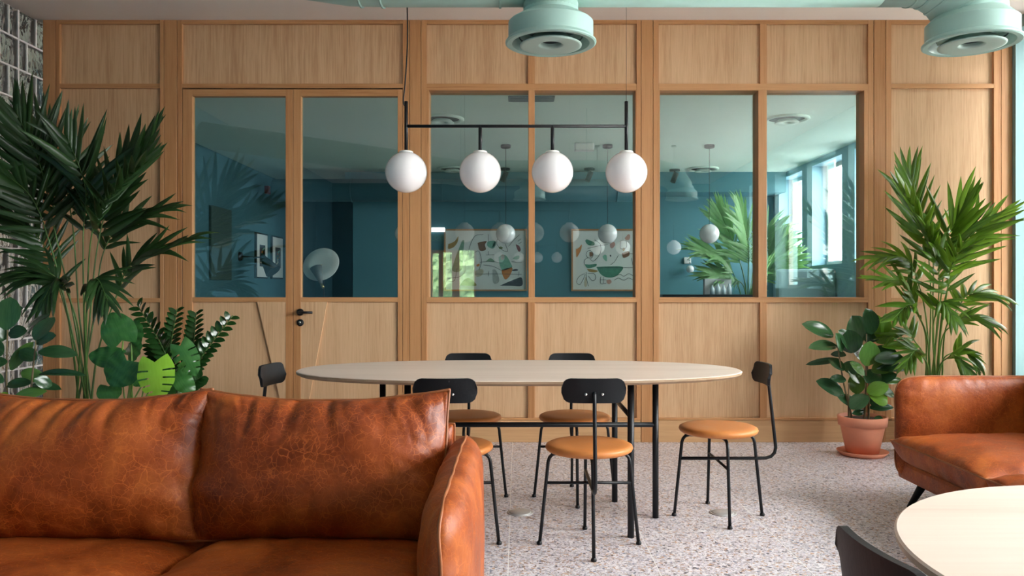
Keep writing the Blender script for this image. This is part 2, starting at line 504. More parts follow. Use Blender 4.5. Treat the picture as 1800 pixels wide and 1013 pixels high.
M['basket'] = plain('woven_basket', (0.62, 0.42, 0.12), 0.7, var=0.2, vscale=40, bump=0.4)

# ------------------------------------------------------------------ shell of the rooms
def struct(name, label=None): 
    o = empty(name); o['kind'] = 'structure'
    return o

def smesh(name, mb, mat, parent=None):
    o = mb.build(name, mat, parent)
    if parent is None: o['kind'] = 'structure'
    return o

# floor: slab, terrazzo tiles with grout between them
TS = 0.602
fl = smesh('floor', MB().box(XL - 0.1, XR + 0.35, YB - 0.2, YW + 0.1, -0.12, -0.0006), M['grout'])
x0s = -0.038 - 6 * TS
tile_me = {}
y_seams = [3.695 + TS * k for k in range(-7, 5)]
for iy in range(len(y_seams)):
    ya = y_seams[iy]; yb = min(ya + TS, YW + 0.05)
    if yb - ya < 0.05: continue
    for ix in range(13):
        xa = max(x0s + ix * TS, XL - 0.05); xb = min(x0s + (ix + 1) * TS, XR + 0.02)
        if xb - xa < 0.04: continue
        key = (round(xb - xa, 3), round(yb - ya, 3))
        if key not in tile_me:
            w, d = key
            tile_me[key] = MB().box(0.0018, w - 0.0018, 0.0018, d - 0.0018, -0.02, 0.0, 0.0004).mesh('tile')
        t = link('tile', tile_me[key], M['terrazzo'], fl)
        t.location = (xa, ya, 0)
MB().box(XL, XR, YB, y_seams[0] - 0.002, -0.02, 0.0).build('plain_screed', M['terrazzo'], fl)
smesh('floor_far', MB().box(XL - 2.0, XR + 0.35, YW + 0.1, YF + 3.2, -0.12, -0.004), M['slab'])
smesh('ceiling', MB().box(XL - 0.1, XR + 0.35, YB - 0.2, YW + 0.15, ZC, ZC + 0.15), M['ceil'])
smesh('ceiling_far', MB().box(XL - 2.0, XR + 0.35, YW + 0.15, YF + 3.2, ZF, ZF + 0.55), M['ceil_far'])

# window wall on the right, both rooms, with deep openings
WT = 0.34
def window_wall(name, y0, y1, zc, wins, mat):
    mb = MB()
    a = y0
    for w in sorted(wins):
        bot, top = win_z(w); hw = win_w(w) / 2
        mb.box(XR, XR + WT, a, w - hw, -0.1, zc + 0.05)
        mb.box(XR, XR + WT, w - hw, w + hw, -0.1, bot)
        mb.box(XR, XR + WT, w - hw, w + hw, top, zc + 0.05)
        a = w + hw
    mb.box(XR, XR + WT, a, y1, -0.1, zc + 0.05)
    return smesh(name, mb, mat)
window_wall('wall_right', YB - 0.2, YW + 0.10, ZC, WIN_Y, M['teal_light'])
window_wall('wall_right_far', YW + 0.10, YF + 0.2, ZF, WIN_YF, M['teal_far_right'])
wi = 10
for wy in WIN_Y + WIN_YF:
    bot, top = win_z(wy); hw = win_w(wy) / 2
    w_ = struct('window_%d' % wi); wi += 1
    w_.location = (XR + 0.18, wy, bot)
    h = top - bot
    fr = MB()
    fr.box(0, 0.06, -hw, -hw + 0.05, 0, h); fr.box(0, 0.06, hw - 0.05, hw, 0, h)
    fr.box(0, 0.06, -hw + 0.05, hw - 0.05, 0, 0.05); fr.box(0, 0.06, -hw + 0.05, hw - 0.05, h - 0.05, h)
    fr.build('window_frame', M['white_frame'], w_)
    MB().box(0.025, 0.033, -hw + 0.05, hw - 0.05, 0.05, h - 0.05).build('pane', M['pane_film'] if wy == 5.56 else M['pane_tint'] if wy > YW else M['pane_win'], w_)

# left wall: glass blocks near the timber wall, plaster before that
YG = 4.30
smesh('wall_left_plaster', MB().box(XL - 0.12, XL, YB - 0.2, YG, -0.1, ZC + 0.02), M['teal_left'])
ROW = 0.2085
z_top = CAMZ + (506 - 39.7) / 240.7     # first full joint under the ceiling
rows_z = [z_top - ROW * k for k in range(-1, 16)]
mort = MB()
J = 0.012
BT = 0.08
blocks = []
for k in range(len(rows_z) - 1):
    zt, zb = rows_z[k], rows_z[k + 1]
    if k == 0: zt = ZC + 0.01
    zb = max(zb, 0.0)
    if zt - zb < 0.03: continue
    mort.box(XL - BT, XL, YG, YW + 0.06, zb - J / 2, zb + J / 2)
    seam = [5.741, 5.538, 5.432] if k % 2 == 1 else [5.634, 5.538, 5.335]
    ys = [YW + 0.06] + list(seam)
    wid = [0.203, 0.106] if k % 2 == 1 else [0.106, 0.203]
    q = 0
    while ys[-1] > YG + 0.12:
        ys.append(ys[-1] - wid[q % 2]); q += 1
    ys[-1] = YG
    for a, b_ in zip(ys[1:], ys[:-1]):
        blocks.append((a, b_, zb, zt))
        mort.box(XL - BT, XL, a - J / 2, a + J / 2, zb + J / 2, zt - J / 2)
wl = smesh('wall_left', mort, M['mortar'])
bl_me = {}
for (a, b_, zb, zt) in blocks:
    w = b_ - a - J + 0.001; h = zt - zb - J + 0.001
    key = (round(w, 3), round(h, 3))
    if w < 0.02 or h < 0.02: continue
    if key not in bl_me:
        bl_me[key] = MB().box(-BT + 0.01, -0.006, -w / 2, w / 2, -h / 2, h / 2, 0.006).mesh('glass_block')
    o = link('glass_block', bl_me[key], M['block'], wl)
    o.location = (XL, (a + b_) / 2, (zb + zt) / 2)
# lobby beyond the glass blocks
smesh('wall_lobby', MB().box(XL - 1.6, XL - 1.5, 3.6, YW + 0.8, -0.1, 1.55), M['brown_wall'])
smesh('wall_lobby_upper', MB().box(XL - 1.6, XL - 1.5, 3.6, YW + 0.8, 1.55, ZC + 0.1), M['grey_card'])
smesh('ceiling_lobby', MB().box(XL - 1.6, XL - 0.12, 3.6, YW + 0.8, ZC + 0.1, ZC + 0.2), M['grey_card'])
smesh('wall_lobby_end', MB().box(XL - 1.6, XL - 0.1, YW + 0.7, YW + 0.8, -0.1, ZC + 0.1), M['white'])
smesh('wall_lobby_near', MB().box(XL - 1.6, XL - 0.1, 3.5, 3.6, -0.1, ZC + 0.1), M['grey_card'])
smesh('floor_lobby', MB().box(XL - 1.6, XL - 0.12, 1.0, YW + 0.8, -0.12, -0.004), M['slab'])

# wall behind the camera with its orange-framed glazing (seen in the partition glass)
BX0, BX1, BZ0, BZ1 = -1.66, -0.78, 0.95, 1.84
wb = MB()
wb.box(XL - 0.1, BX0, YB - 0.2, YB, -0.1, ZC + 0.05); wb.box(BX1, XR + 0.1, YB - 0.2, YB, -0.1, ZC + 0.05)
wb.box(BX0, BX1, YB - 0.2, YB, -0.1, BZ0); wb.box(BX0, BX1, YB - 0.2, YB, BZ1, ZC + 0.05)
smesh('wall_front', wb, M['teal_dark'])
w_ = struct('window_30'); w_.location = (BX0, YB - 0.1, BZ0)
W2, H2 = BX1 - BX0, BZ1 - BZ0
for nm, (xa, xb, za, zb) in (('stile', (0, 0.05, 0, H2)), ('stile', (0.17, 0.25, 0, H2)), ('stile', (0.42, 0.56, 0, H2)), ('stile', (W2 - 0.04, W2, 0, H2)), ('rail', (0.05, 0.17, H2 - 0.06, H2)), ('rail', (0.25, 0.42, H2 - 0.04, H2))):
    MB().box(xa, xb, 0, 0.08, za, zb).build(nm, M['orange_frame'], w_)
MB().box(0, W2, 0.03, 0.036, 0, H2).build('pane', M['pane_win'], w_)
# far room: end wall, recess on the left, left wall
XA = -2.33
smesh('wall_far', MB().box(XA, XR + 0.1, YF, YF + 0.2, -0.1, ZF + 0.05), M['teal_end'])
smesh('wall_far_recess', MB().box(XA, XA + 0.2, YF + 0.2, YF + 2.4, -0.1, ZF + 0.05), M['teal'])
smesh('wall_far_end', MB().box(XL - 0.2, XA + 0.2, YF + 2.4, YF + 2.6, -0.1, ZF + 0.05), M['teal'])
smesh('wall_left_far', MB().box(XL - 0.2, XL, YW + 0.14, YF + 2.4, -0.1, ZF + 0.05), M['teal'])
smesh('trim_1', MB().box(XA, XR, YF - 0.55, YF, 2.42, ZF), M['teal_end'])       # boxed beam along the end wall
smesh('ground', MB().box(XR + WT, 40, -30, 40, -0.6, -0.4), M['ground'])
smesh('wall_opposite', MB().box(-12, 9, YB - 6.4, YB - 6.0, -0.4, 6.0), M['facade'])  # unseen facade added to dim the rear glazing in reflections
smesh('ground_rear', MB().box(-30, XR + WT, -30, YB - 0.4, -0.6, -0.4), M['ground'])

# ------------------------------------------------------------------ timber partition
def WX(px): return (px - CX) / 240.7
def WZ(py): return CAMZ - (py - CY) / 240.7
wall = struct('wall_back')
def wbox(name, px0, px1, py0, py1, mat, d0=0.0, d1=0.10, parent=None, bev=0.0015):
    "box of the partition given by its outline on the wall face; d0/d1 depth behind the face"
    p = parent or wall
    return MB().box(WX(px0), WX(px1), YW + d0, YW + d1, WZ(py1), WZ(py0), bev).build(name, M[mat], p, True)
G = 0.35   # half shadow gap in px
FT, FB = 35, 778
# posts
for a, b_ in ((75, 97), (288, 311), (720, 740), (1127, 1148), (1536, 1557), (1760, 1780)):
    wbox('post', a + G, b_ - G, FT, FB, 'oak_v', 0.0, 0.12)
# dark core that closes the shadow gaps
PR = 0.022   # panel recess
def panel_unit(x0, x1, bars, ys, inner=(8, 7)):
    "blank panels between frame members"
    wbox('stile', x0 + G, x0 + inner[0], FT, 738, 'oak_v', 0, 0.10)
    wbox('stile', x1 - inner[1], x1 - G, FT, 738, 'oak_v', 0, 0.10)
    a, b_ = x0 + inner[0], x1 - inner[1]
    for (y0, y1) in bars: wbox('rail', a, b_, y0, y1, 'oak_h', 0, 0.10)
    for (y0, y1) in ys: wbox('panel', a, b_, y0, y1, 'panel', PR, 0.09, bev=0)
panel_unit(97, 288, [(35, 42), (147, 155), (524, 532), (735, 739)], [(42, 147), (155, 524), (532, 735)])
panel_unit(1557, 1760, [(35, 42), (147, 155), (524, 532), (735, 739)], [(42, 147), (155, 524), (532, 735)], (10, 13))
for a, b_ in ((97, 288), (740, 1127), (1148, 1536), (1557, 1760)):
    o = MB().box(WX(a + G), WX(b_ - G), YW + 0.004, YW + 0.10, 0.0, WZ(739.4), 0.0015).build('baseboard_back', M['plinth'])
    o['kind'] = 'structure'
# panel above the doors
wbox('stile', 311 + G, 320, FT, FB, 'oak_v'); wbox('stile', 708, 720 - G, FT, FB, 'oak_v')
wbox('rail', 320, 708, 35, 42, 'oak_h'); wbox('rail', 320, 708, 147, 155, 'oak_h')
wbox('panel', 320, 708, 42, 147, 'panel', PR, 0.09, bev=0)
# glazed units
GD0, GD1 = 0.080, 0.086
def glazed_unit(n, x0, x1, gl, mull, top, inner):
    wbox('stile', x0 + G, x0 + inner[0], FT, 739, 'oak_v'); wbox('stile', x1 - inner[1], x1 - G, FT, 739, 'oak_v')
    a, b_ = x0 + inner[0], x1 - inner[1]
    wbox('rail', a, b_, 35, 42, 'oak_h')
    wbox('rail', a, b_, 735, 739, 'oak_h')
    m0, m1 = mull
    wbox('mullion', m0, m1, 42, 147, 'oak_v'); wbox('mullion', m0, m1, 532, 735, 'oak_v')
    for (p, q) in ((a, m0), (m1, b_)):
        wbox('panel', p, q, 42, 147, 'panel', PR, 0.09, bev=0)
        wbox('panel', p, q, 532, 735, 'panel', PR, 0.09, bev=0)
    w = struct('window_%d' % n); w.location = (WX((x0 + x1) / 2), YW, WZ(532))
    wbox('head', a, b_, 147, top, 'oak_h', 0, 0.14, w)
    wbox('sill', a, b_, 523, 532, 'oak_h', 0, 0.14, w)
    wbox('jamb', a, gl[0][0], top, 523, 'oak_v', 0, 0.14, w); wbox('jamb', gl[1][1], b_, top, 523, 'oak_v', 0, 0.14, w)
    wbox('mullion', gl[0][1], gl[1][0], top, 523, 'oak_v', 0, 0.14, w)
    for (p, q) in gl:
        wbox('pane', p - 0.5, q + 0.5, top - 0.5, 523.5, 'pane', GD0, GD1, w, 0)
glazed_unit(1, 740, 1127, [(754, 929), (940, 1117)], (928, 940), 159, (10, 8))
glazed_unit(2, 1148, 1536, [(1160, 1333), (1348, 1519)], (1336, 1348), 159, (10, 10))
# double door
def door(n, x0, x1, glass, stiles, wedge, lever):
    d = struct('door_%d' % n); d.location = (WX((x0 + x1) / 2), YW, 0.0)
    gx0, gx1 = glass
    wbox('stile', x0 + G, gx0, 157, 776, 'oak_v', 0.0, 0.05, d); wbox('stile', gx1, x1 - G, 157, 776, 'oak_v', 0.0, 0.05, d)
    wbox('rail', gx0, gx1, 157, 169, 'oak_h', 0.0, 0.05, d); wbox('rail', gx0, gx1, 523, 531, 'oak_h', 0.0, 0.05, d)
    wbox('rail', gx0, gx1, 735, 776, 'oak_h', 0.0, 0.05, d)
    wbox('pane', gx0, gx1, 169, 523, 'pane', 0.028, 0.034, d, 0)
    wbox('panel', gx0, gx1, 531, 735, 'panel', 0.018, 0.045, d, 0)
    pts = [Vector((WX(x), YW + 0.002, WZ(y))) for x, y in wedge]
    MB().prism(pts, (0, 0.018, 0)).build('wedge_panel', M['panel'], d, True)
    if lever:
        c = Vector((WX(528), YW, WZ(549)))
        h = MB().lathe([(0.0, -0.012), (0.024, -0.012), (0.026, -0.009), (0.026, 0.0)], c, 24, axis='y')
        h.tube([c + Vector((0, -0.008, 0)), c + Vector((0, -0.05, 0))], 0.009, 12)
        h.tube([c + Vector((-0.008, -0.05, 0)), c + Vector((0.10, -0.05, -0.002))], 0.0095, 12)
        h.build('handle', M['black'], d, True)
        c2 = Vector((WX(528), YW, WZ(567.5)))
        e = MB().lathe([(0.0, -0.010), (0.024, -0.010), (0.026, -0.007), (0.026, 0.0)], c2, 24, axis='y').build('escutcheon', M['black'], d, True)
        k = MB().lathe([(0.0, -0.013), (0.008, -0.013), (0.008, -0.009)], c2 + Vector((0, 0, 0.003)), 16, axis='y')
        k.box(c2.x - 0.0035, c2.x + 0.0035, c2.y - 0.013, c2.y - 0.009, c2.z - 0.014, c2.z)
        k2 = k.build('lock_cylinder', M['chrome'], d, True)
    return d
door(1, 320.6, 515, (338, 502), None, [(452, 531), (502, 531), (502, 737), (500, 737)], False)
door(2, 515, 707.6, (529, 699), None, [(529, 531), (575, 531), (537, 737), (529, 737)], True)
smesh('trim_2', MB().box(WX(75), WX(1780), YW + 0.105, YW + 0.13, WZ(157), ZC), M['teal_dark'])   # core behind the top panels
smesh('trim_3', MB().box(WX(75), WX(1780), YW + 0.105, YW + 0.13, 0, WZ(531)), M['teal_dark'])

# ------------------------------------------------------------------ chairs
def make_chair():
    t = thing('dining_chair', 'x', 'chair')
    prof = [(0.0, 0.408), (0.150, 0.408), (0.175, 0.412), (0.188, 0.420), (0.1925, 0.430), (0.189, 0.440), (0.176, 0.4465), (0.14, 0.449), (0.0, 0.450)]
    MB().lathe(prof, (0, 0, 0), 40).build('seat', M['seat'], t)
    def leg(dx, dy):
        prof2 = [(0.09, 0.401), (0.145, 0.401), (0.162, 0.396), (0.174, 0.383), (0.180, 0.365), (0.1835, 0.33), (0.200, 0.17), (0.217, 0.010)]
        pts = [Vector((r * dx, r * dy, z)) for r, z in prof2]
        mb = MB().tube(pts, 0.0078, 10)
        f = Vector((0.2185 * dx, 0.2185 * dy, 0))
        mb.lathe([(0.0, 0.0), (0.011, 0.0), (0.0125, 0.004), (0.0115, 0.011), (0.0075, 0.016)], f, 12)
        mb.build('leg', M['black'], t)
    for dx, dy in ((0, 1), (0, -1), (1, 0), (-1, 0)): leg(dx, dy)
    MB().tube([(0.189, 0, 0.272), (-0.189, 0, 0.272)], 0.0065, 10).build('stretcher', M['black'], t)
    pts = [(0, 0.187, 0.285), (0, -0.20, 0.285), (0, -0.236, 0.286), (0, -0.262, 0.294), (0, -0.279, 0.312), (0, -0.285, 0.337), (0, -0.281, 0.38), (0, -0.262, 0.55), (0, -0.250, 0.66), (0, -0.243, 0.690), (0, -0.232, 0.703)]
    MB().tube(pts, 0.0082, 10).build('back_post', M['black'], t)
    # curved backrest plate with rounded corners
    w, h, th, cr = 0.1335, 0.051, 0.013, 0.040
    nx, nz = 28, 10
    mb = MB()
    vs_ = []; fs = []
    for side in (0, 1):
        for i in range(nx + 1):
            u = -1 + 2 * i / nx
            x = w * u
            d = max(0.0, abs(x) - (w - cr))
            hh = h - cr + math.sqrt(max(0.0, cr * cr - d * d))
            for j in range(nz + 1):
                v = -1 + 2 * j / nz
                yy = -0.234 + 0.020 * (u * u) + (0.0065 if side else -0.0065) + 0.010 * -v * 0.5
                vs_.append((x, yy, 0.706 + hh * v))
    K = (nx + 1) * (nz + 1)
    for side in (0, 1):
        for i in range(nx):
            for j in range(nz):
                a = side * K + i * (nz + 1) + j
                fs.append((a, a + 1, a + nz + 2, a + nz + 1))
    for i in range(nx):
        for j in (0, nz):
            a = i * (nz + 1) + j
            fs.append((a, a + nz + 1, K + a + nz + 1, K + a))
    for i in (0, nx):
        for j in range(nz):
            a = i * (nz + 1) + j
            fs.append((a, a + 1, K + a + 1, K + a))
    mb.add(vs_, fs)
    br = mb.build('backrest', M['blackwood'], t)
    for sx in (-1, 1):
        s = MB().lathe([(0.0, -0.0045), (0.004, -0.004), (0.006, 0.0)], (sx * 0.034, -0.2395, 0.692), 12, axis='y')
        s.build('screw', M['chrome'], br)
    return t
CH = 'dining chairs with round tan seats'
chair0 = make_chair()
spots = [(0.314, 3.504, 0, 'black steel chair with its back to the camera, wholly visible before the oval table'),
         (-0.30, 3.504, 0, 'black steel chair with its back to the camera, half hidden behind the leather sofa arm'),
         (0.307, 4.30, 180, 'chair on the far side of the oval table, nearer its right end'),
         (-0.28, 4.30, 180, 'chair on the far side of the oval table, nearer its left end'),
         (0.993, 3.945, 90, 'chair at the right end of the oval table, seen side on'),
         (-0.985, 3.86, -98, 'chair at the left end of the oval table, only its backrest showing above the sofa'),
         (0.745, 1.165, -86, 'chair cut off at the bottom edge, its black backrest beside the round table')]
for i, (x, y, a, lb) in enumerate(spots):
    c = chair0 if i == 0 else copy_tree(chair0)
    c.location = (x, y, 0); c.rotation_euler = (0, 0, R(a))
    tag(c, lb, 'chair', CH)

# ------------------------------------------------------------------ oval table
TX, TY, TZ = 0.007, 3.90, 0.731
t = thing('dining_table', 'long oval dining table with pale wooden top and black tube legs', 'table', (TX, TY, 0))
def oval_top(a, b, n, zt, th, bev, ex=2.0):
    def ring(s, z):
        o = []
        for i in range(n):
            q = 2 * PI * i / n
            c, s_ = math.cos(q), math.sin(q)
            o.append(((a - s) * math.copysign(abs(c) ** (2 / ex), c), (b - s) * math.copysign(abs(s_) ** (2 / ex), s_), z))
        return o
    rings = [ring(0.004, zt), ring(0.0, zt - 0.003), ring(0.002, zt - th * 0.55), ring(bev, zt - th)]
    return rings
rings = oval_top(1.078, 0.503, 120, TZ, 0.024, 0.022, 2.25)
mb = MB(); n = 120
vs_ = [p for r_ in rings[:2] for p in r_]
mb.add(vs_, [list(range(n))] + [(j, (j + 1) % n, n + (j + 1) % n, n + j) for j in range(n)])
top = mb.build('table_top', M['table'], t)
mb = MB()
vs_ = [p for r_ in rings[1:] for p in r_]
mb.add(vs_, [(i * n + j, i * n + (j + 1) % n, (i + 1) * n + (j + 1) % n, (i + 1) * n + j) for i in range(2) for j in range(n)] + [[2 * n + j for j in range(n)][::-1]])
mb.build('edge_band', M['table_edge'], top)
for sx in (-1, 1):
    for (x, y) in ((0.505, -0.296), (0.505, 0.305), (0.670, 0.012)):
        MB().tube([(sx * x, y, 0), (sx * x, y, TZ - 0.024)], 0.0152, 16).build('leg', M['black'], t)
    MB().tube([(sx * 0.505, -0.29, 0.545), (sx * 0.505, 0.30, 0.545)], 0.011, 12).build('cross_bar', M['black'], t)
    MB().box(sx * 0.46, sx * 0.70, -0.33, 0.33, TZ - 0.030, TZ - 0.0242).build('mounting_plate', M['black'], t)
MB().tube([(-0.67, 0.012, 0.457), (0.67, 0.012, 0.457)], 0.0125, 12).build('stretcher', M['black'], t)

# ------------------------------------------------------------------ round table at the right
t = thing('round_table', 'round pale wooden table cut off at the lower right corner', 'table', (1.068, 1.132, 0))
n = 96
rings = oval_top(0.482, 0.482, n, TZ, 0.026, 0.028)
mb = MB(); vs_ = [p for r_ in rings[:2] for p in r_]
mb.add(vs_, [list(range(n))] + [(j, (j + 1) % n, n + (j + 1) % n, n + j) for j in range(n)])
top = mb.build('table_top', M['table'], t)
mb = MB(); vs_ = [p for r_ in rings[1:] for p in r_]
mb.add(vs_, [(i * n + j, i * n + (j + 1) % n, (i + 1) * n + (j + 1) % n, (i + 1) * n + j) for i in range(2) for j in range(n)] + [[2 * n + j for j in range(n)][::-1]])
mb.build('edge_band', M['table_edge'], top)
for a_ in (0, 120, 240):
    lx, ly = 0.33 * math.cos(R(a_)), 0.33 * math.sin(R(a_))
    MB().tube([(lx, ly, 0), (lx, ly, TZ - 0.030)], 0.0152, 16).build('leg', M['black'], t)
MB().lathe([(0.0, TZ - 0.032), (0.36, TZ - 0.032), (0.36, TZ - 0.0262), (0.0, TZ - 0.0262)], (0, 0, 0), 40).build('mounting_plate', M['black'], t)

# ------------------------------------------------------------------ floor sockets
for (x, y, lb) in ((0.014, 4.0, 'round steel floor socket between the two nearer chairs'), (1.03, 3.995, 'round steel floor socket under the chair at the table end')):
    t = thing('floor_socket', lb, 'floor socket', (x, y, 0), 0, 'floor sockets')
    MB().lathe([(0.0, 0.0), (0.066, 0.0), (0.067, 0.002), (0.060, 0.004), (0.058, 0.003)], (0, 0, 0), 36).build('rim', M['satin'], t)
    MB().lathe([(0.0, 0.0072), (0.050, 0.007), (0.056, 0.0035), (0.056, 0.0)], (0, 0, 0), 36).build('lid', M['satin'], t)

# ------------------------------------------------------------------ sofas
def nz3(x, y, z): return noise.noise(Vector((x, y, z)))

def pillow(w, h, tf, tb, pf=3.0, pb=3.0, pinch=0.03, nu=56, nv=44, wr=0.006, seed=0.0, qf=0.55, sag=0.0, wrs=1.0, rnd_=0.0, fold=0.0):
    """cushion in its own (u, v, depth) space: u across, v up, front bulge tf (towards -depth), back bulge tb.
    returns front grid, back grid, outline as lists of (u, v, d)"""
    def outline(u, v):
        x = u * w / 2 * (1 - pinch * (1 - v * v)) * math.sqrt(1 - rnd_ * v ** 8 / 2)
        y = v * h / 2 * (1 - pinch * (1 - u * u)) * math.sqrt(1 - rnd_ * u ** 8 / 2)
        if v > 0: y -= sag * (1 - u * u) * v
        return x, y
    def bulge(u, v, p, t, s):
        a = max(0.0, 1 - abs(u) ** p); b = max(0.0, 1 - abs(v) ** p)
        d = t * (a * b) ** qf
        # puckers that run in from the seams
        eu = abs(u) ** 3; ev = abs(v) ** 3
        x, y = u * w / 2, v * h / 2
        r1 = nz3(x * 16 * wrs + seed, y * 4 * wrs, s) * ev + nz3(x * 4 * wrs, y * 16 * wrs + seed, s + 3) * eu
        r2 = nz3(x * 5 + seed, y * 5, s + 7)
        m = min(1.0, d / (abs(t) * 0.25 + 1e-6))
        fd = 0.0
        if fold:
            def rid(n): return max(0.0, 1 - abs(n) * 3.2) ** 1.5
            tv = min(1.0, max(0.0, (v - 0.15) / 0.75)); tu = min(1.0, max(0.0, (abs(u) - 0.55) / 0.4))
            bx = x + 1.1 * (y - h / 2) * nz3(x * 2.6 + seed, y * 2, 5)
            fd = -rid(nz3(bx * 9 + seed, y * 2.2, s + 11)) * tv * fold - rid(nz3(bx * 19 + seed, y * 4, s + 17)) * tv * tv * fold * 0.5
            fd -= rid(nz3(x * 3 + seed, y * 9 + x * 5, s + 23)) * tu * fold * 0.6
            fd -= rid(nz3(x * 4.5 + seed + 3, y * 6 + x * 2, s + 29)) * fold * 0.22
        return d + (r1 * wr * 1.6 + r2 * wr * 0.9 + fd) * m
    def par(i, n):
        q = -1 + 2 * i / n
        return math.sin(q * PI / 2) * 0.75 + q * 0.25
    fr, bk = [], []
    for i in range(nu + 1):
        u = par(i, nu)
        for j in range(nv + 1):
            v = par(j, nv)
            x, y = outline(u, v)
            edge = i in (0, nu) or j in (0, nv)
            fr.append((x, y, 0.0 if edge else -bulge(u, v, pf, tf, 1.0)))
            bk.append((x, y, 0.0 if edge else bulge(u, v, pb, tb, 9.0)))
    rim = []
    for i in range(nu): rim.append(fr[i * (nv + 1)])
    for j in range(nv): rim.append(fr[nu * (nv + 1) + j])
    for i in range(nu, 0, -1): rim.append(fr[i * (nv + 1) + nv])
    for j in range(nv, 0, -1): rim.append(fr[j])
    faces = []
    for i in range(nu):
        for j in range(nv):
            a = i * (nv + 1) + j
            faces.append((a, a + nv + 1, a + nv + 2, a + 1))
    return fr, bk, rim, faces

def put_pillow(name, parent, xf, mat, pip=0.0045, wob=0.0, sub_sides=None, **kw):
    fr, bk, rim, faces = pillow(**kw)
    mb = MB()
    mb.add([xf(*p) for p in fr], faces, True)
    mb.add([xf(*p) for p in bk], [f[::-1] for f in faces], True)
    me = mb.mesh(name)
    bm = bmesh.new(); bm.from_mesh(me); bmesh.ops.remove_doubles(bm, verts=bm.verts[:], dist=0.0002)
    bmesh.ops.recalc_face_normals(bm, faces=bm.faces[:])
    bm.to_mesh(me); bm.free()
    for p in me.polygons: p.use_smooth = True
    o = link(name, me, mat, parent)
    if pip:
        loop = [xf(*p) for p in rim] + [xf(*rim[0])]
        if wob:
            loop = [p + Vector((nz3(p.x * 9, p.y * 9, p.z * 9 + 4), nz3(p.x * 9 + 7, p.y * 9, p.z * 9), nz3(p.x * 9, p.y * 9 + 3, p.z * 9))) * wob for p in loop]
        MB().tube(loop, pip, 6, cap=False).build('piping', M['piping'], o)
    return o

def make_sofa(W, label, loc, rz, sd=0.0, legs=True):
    """front faces local -Y; x across; base point on the floor in the middle"""
    t = thing('leather_sofa', label, 'sofa', loc, rz)
    aw = 0.135
    ins = W / 2 - aw
    cw = ins                     # width of one seat
    # base frame and legs
    MB().box(-W / 2 + 0.03, W / 2 - 0.03, -0.44, 0.46, 0.14, 0.235, 0.02).build('base', M['sofa'], t)
    for sx in (-1, 1):
        for sy, yy in ((-1, -0.36), (1, 0.38)):
            a = Vector((sx * (W / 2 - 0.16), yy, 0.145)); b = Vector((sx * (W / 2 - 0.11), yy + sy * 0.055, 0.0))
            MB().tube([a, b], [0.022, 0.013], 12).build('leg', M['blackwood'], t)
    # arms: upright padded panels with a seam along the middle
    for sx in (-1, 1):
        put_pillow('arm', t, lambda u, v, d, sx=sx: Vector((sx * (W / 2 - aw / 2 - 0.004) + sx * -d, u - 0.005, 0.405 + v)), M['sofa'], 0.0042, 0.006,
                   w=0.93, h=0.535, tf=0.064, tb=0.068, pf=5.5, pb=5.5, pinch=0.004, wr=0.005, seed=sd + sx * 3, qf=0.46, nu=70, nv=50, rnd_=0.30, fold=0.004)
    # back panel
    put_pillow('back_panel', t, lambda u, v, d: Vector((u, 0.455 + d, 0.425 + v)), M['sofa'], 0.0042, 0.003,
               w=W - 2 * aw + 0.04, h=0.53, tf=0.06, tb=0.06, pf=9.0, pb=9.0, pinch=0.004, wr=0.003, seed=sd + 20, qf=0.42, nu=60, nv=30)
    # seat cushions and back cushions
    for k, sx in enumerate((-1, 1)):
        xc = sx * cw / 2
        put_pillow('seat_cushion', t, lambda u, v, d, xc=xc: Vector((xc + u, -0.105 + v, 0.352 - d)), M['sofa'], 0.004, 0.002,
                   w=cw + 0.004, h=0.84, tf=0.072, tb=0.118, pf=3.2, pb=12.0, pinch=0.012, wr=0.006, seed=sd + 31 + k * 5, qf=0.5, fold=0.006, nu=70, nv=70)
        def xb(u, v, d, xc=xc):
            lean = R(14)
            yy = d; zz = v
            return Vector((xc + u, 0.245 + yy * math.cos(lean) + zz * math.sin(lean), 0.608 - yy * math.sin(lean) + zz * math.cos(lean)))
        put_pillow('back_cushion', t, xb, M['sofa'], 0.005, 0.004,
                   w=cw + 0.035, h=0.44, tf=0.125, tb=0.10, pf=2.6, pb=2.6, pinch=0.022, wr=0.012, seed=sd + 57 + k * 9, qf=0.55, sag=0.03, nu=130, nv=90, fold=0.015)
    return t
WL = 1.71
make_sofa(WL, 'tan aged leather two seat sofa in the left foreground, facing the camera', (-0.09 - WL / 2, 2.12, 0), 0.0, 0.0)
WRs = 1.93
make_sofa(WRs, 'tan leather sofa at the right edge, turned sideways, beside the potted rubber plant', (2.425, 4.20 - WRs / 2, 0), R(-90), 40.0)

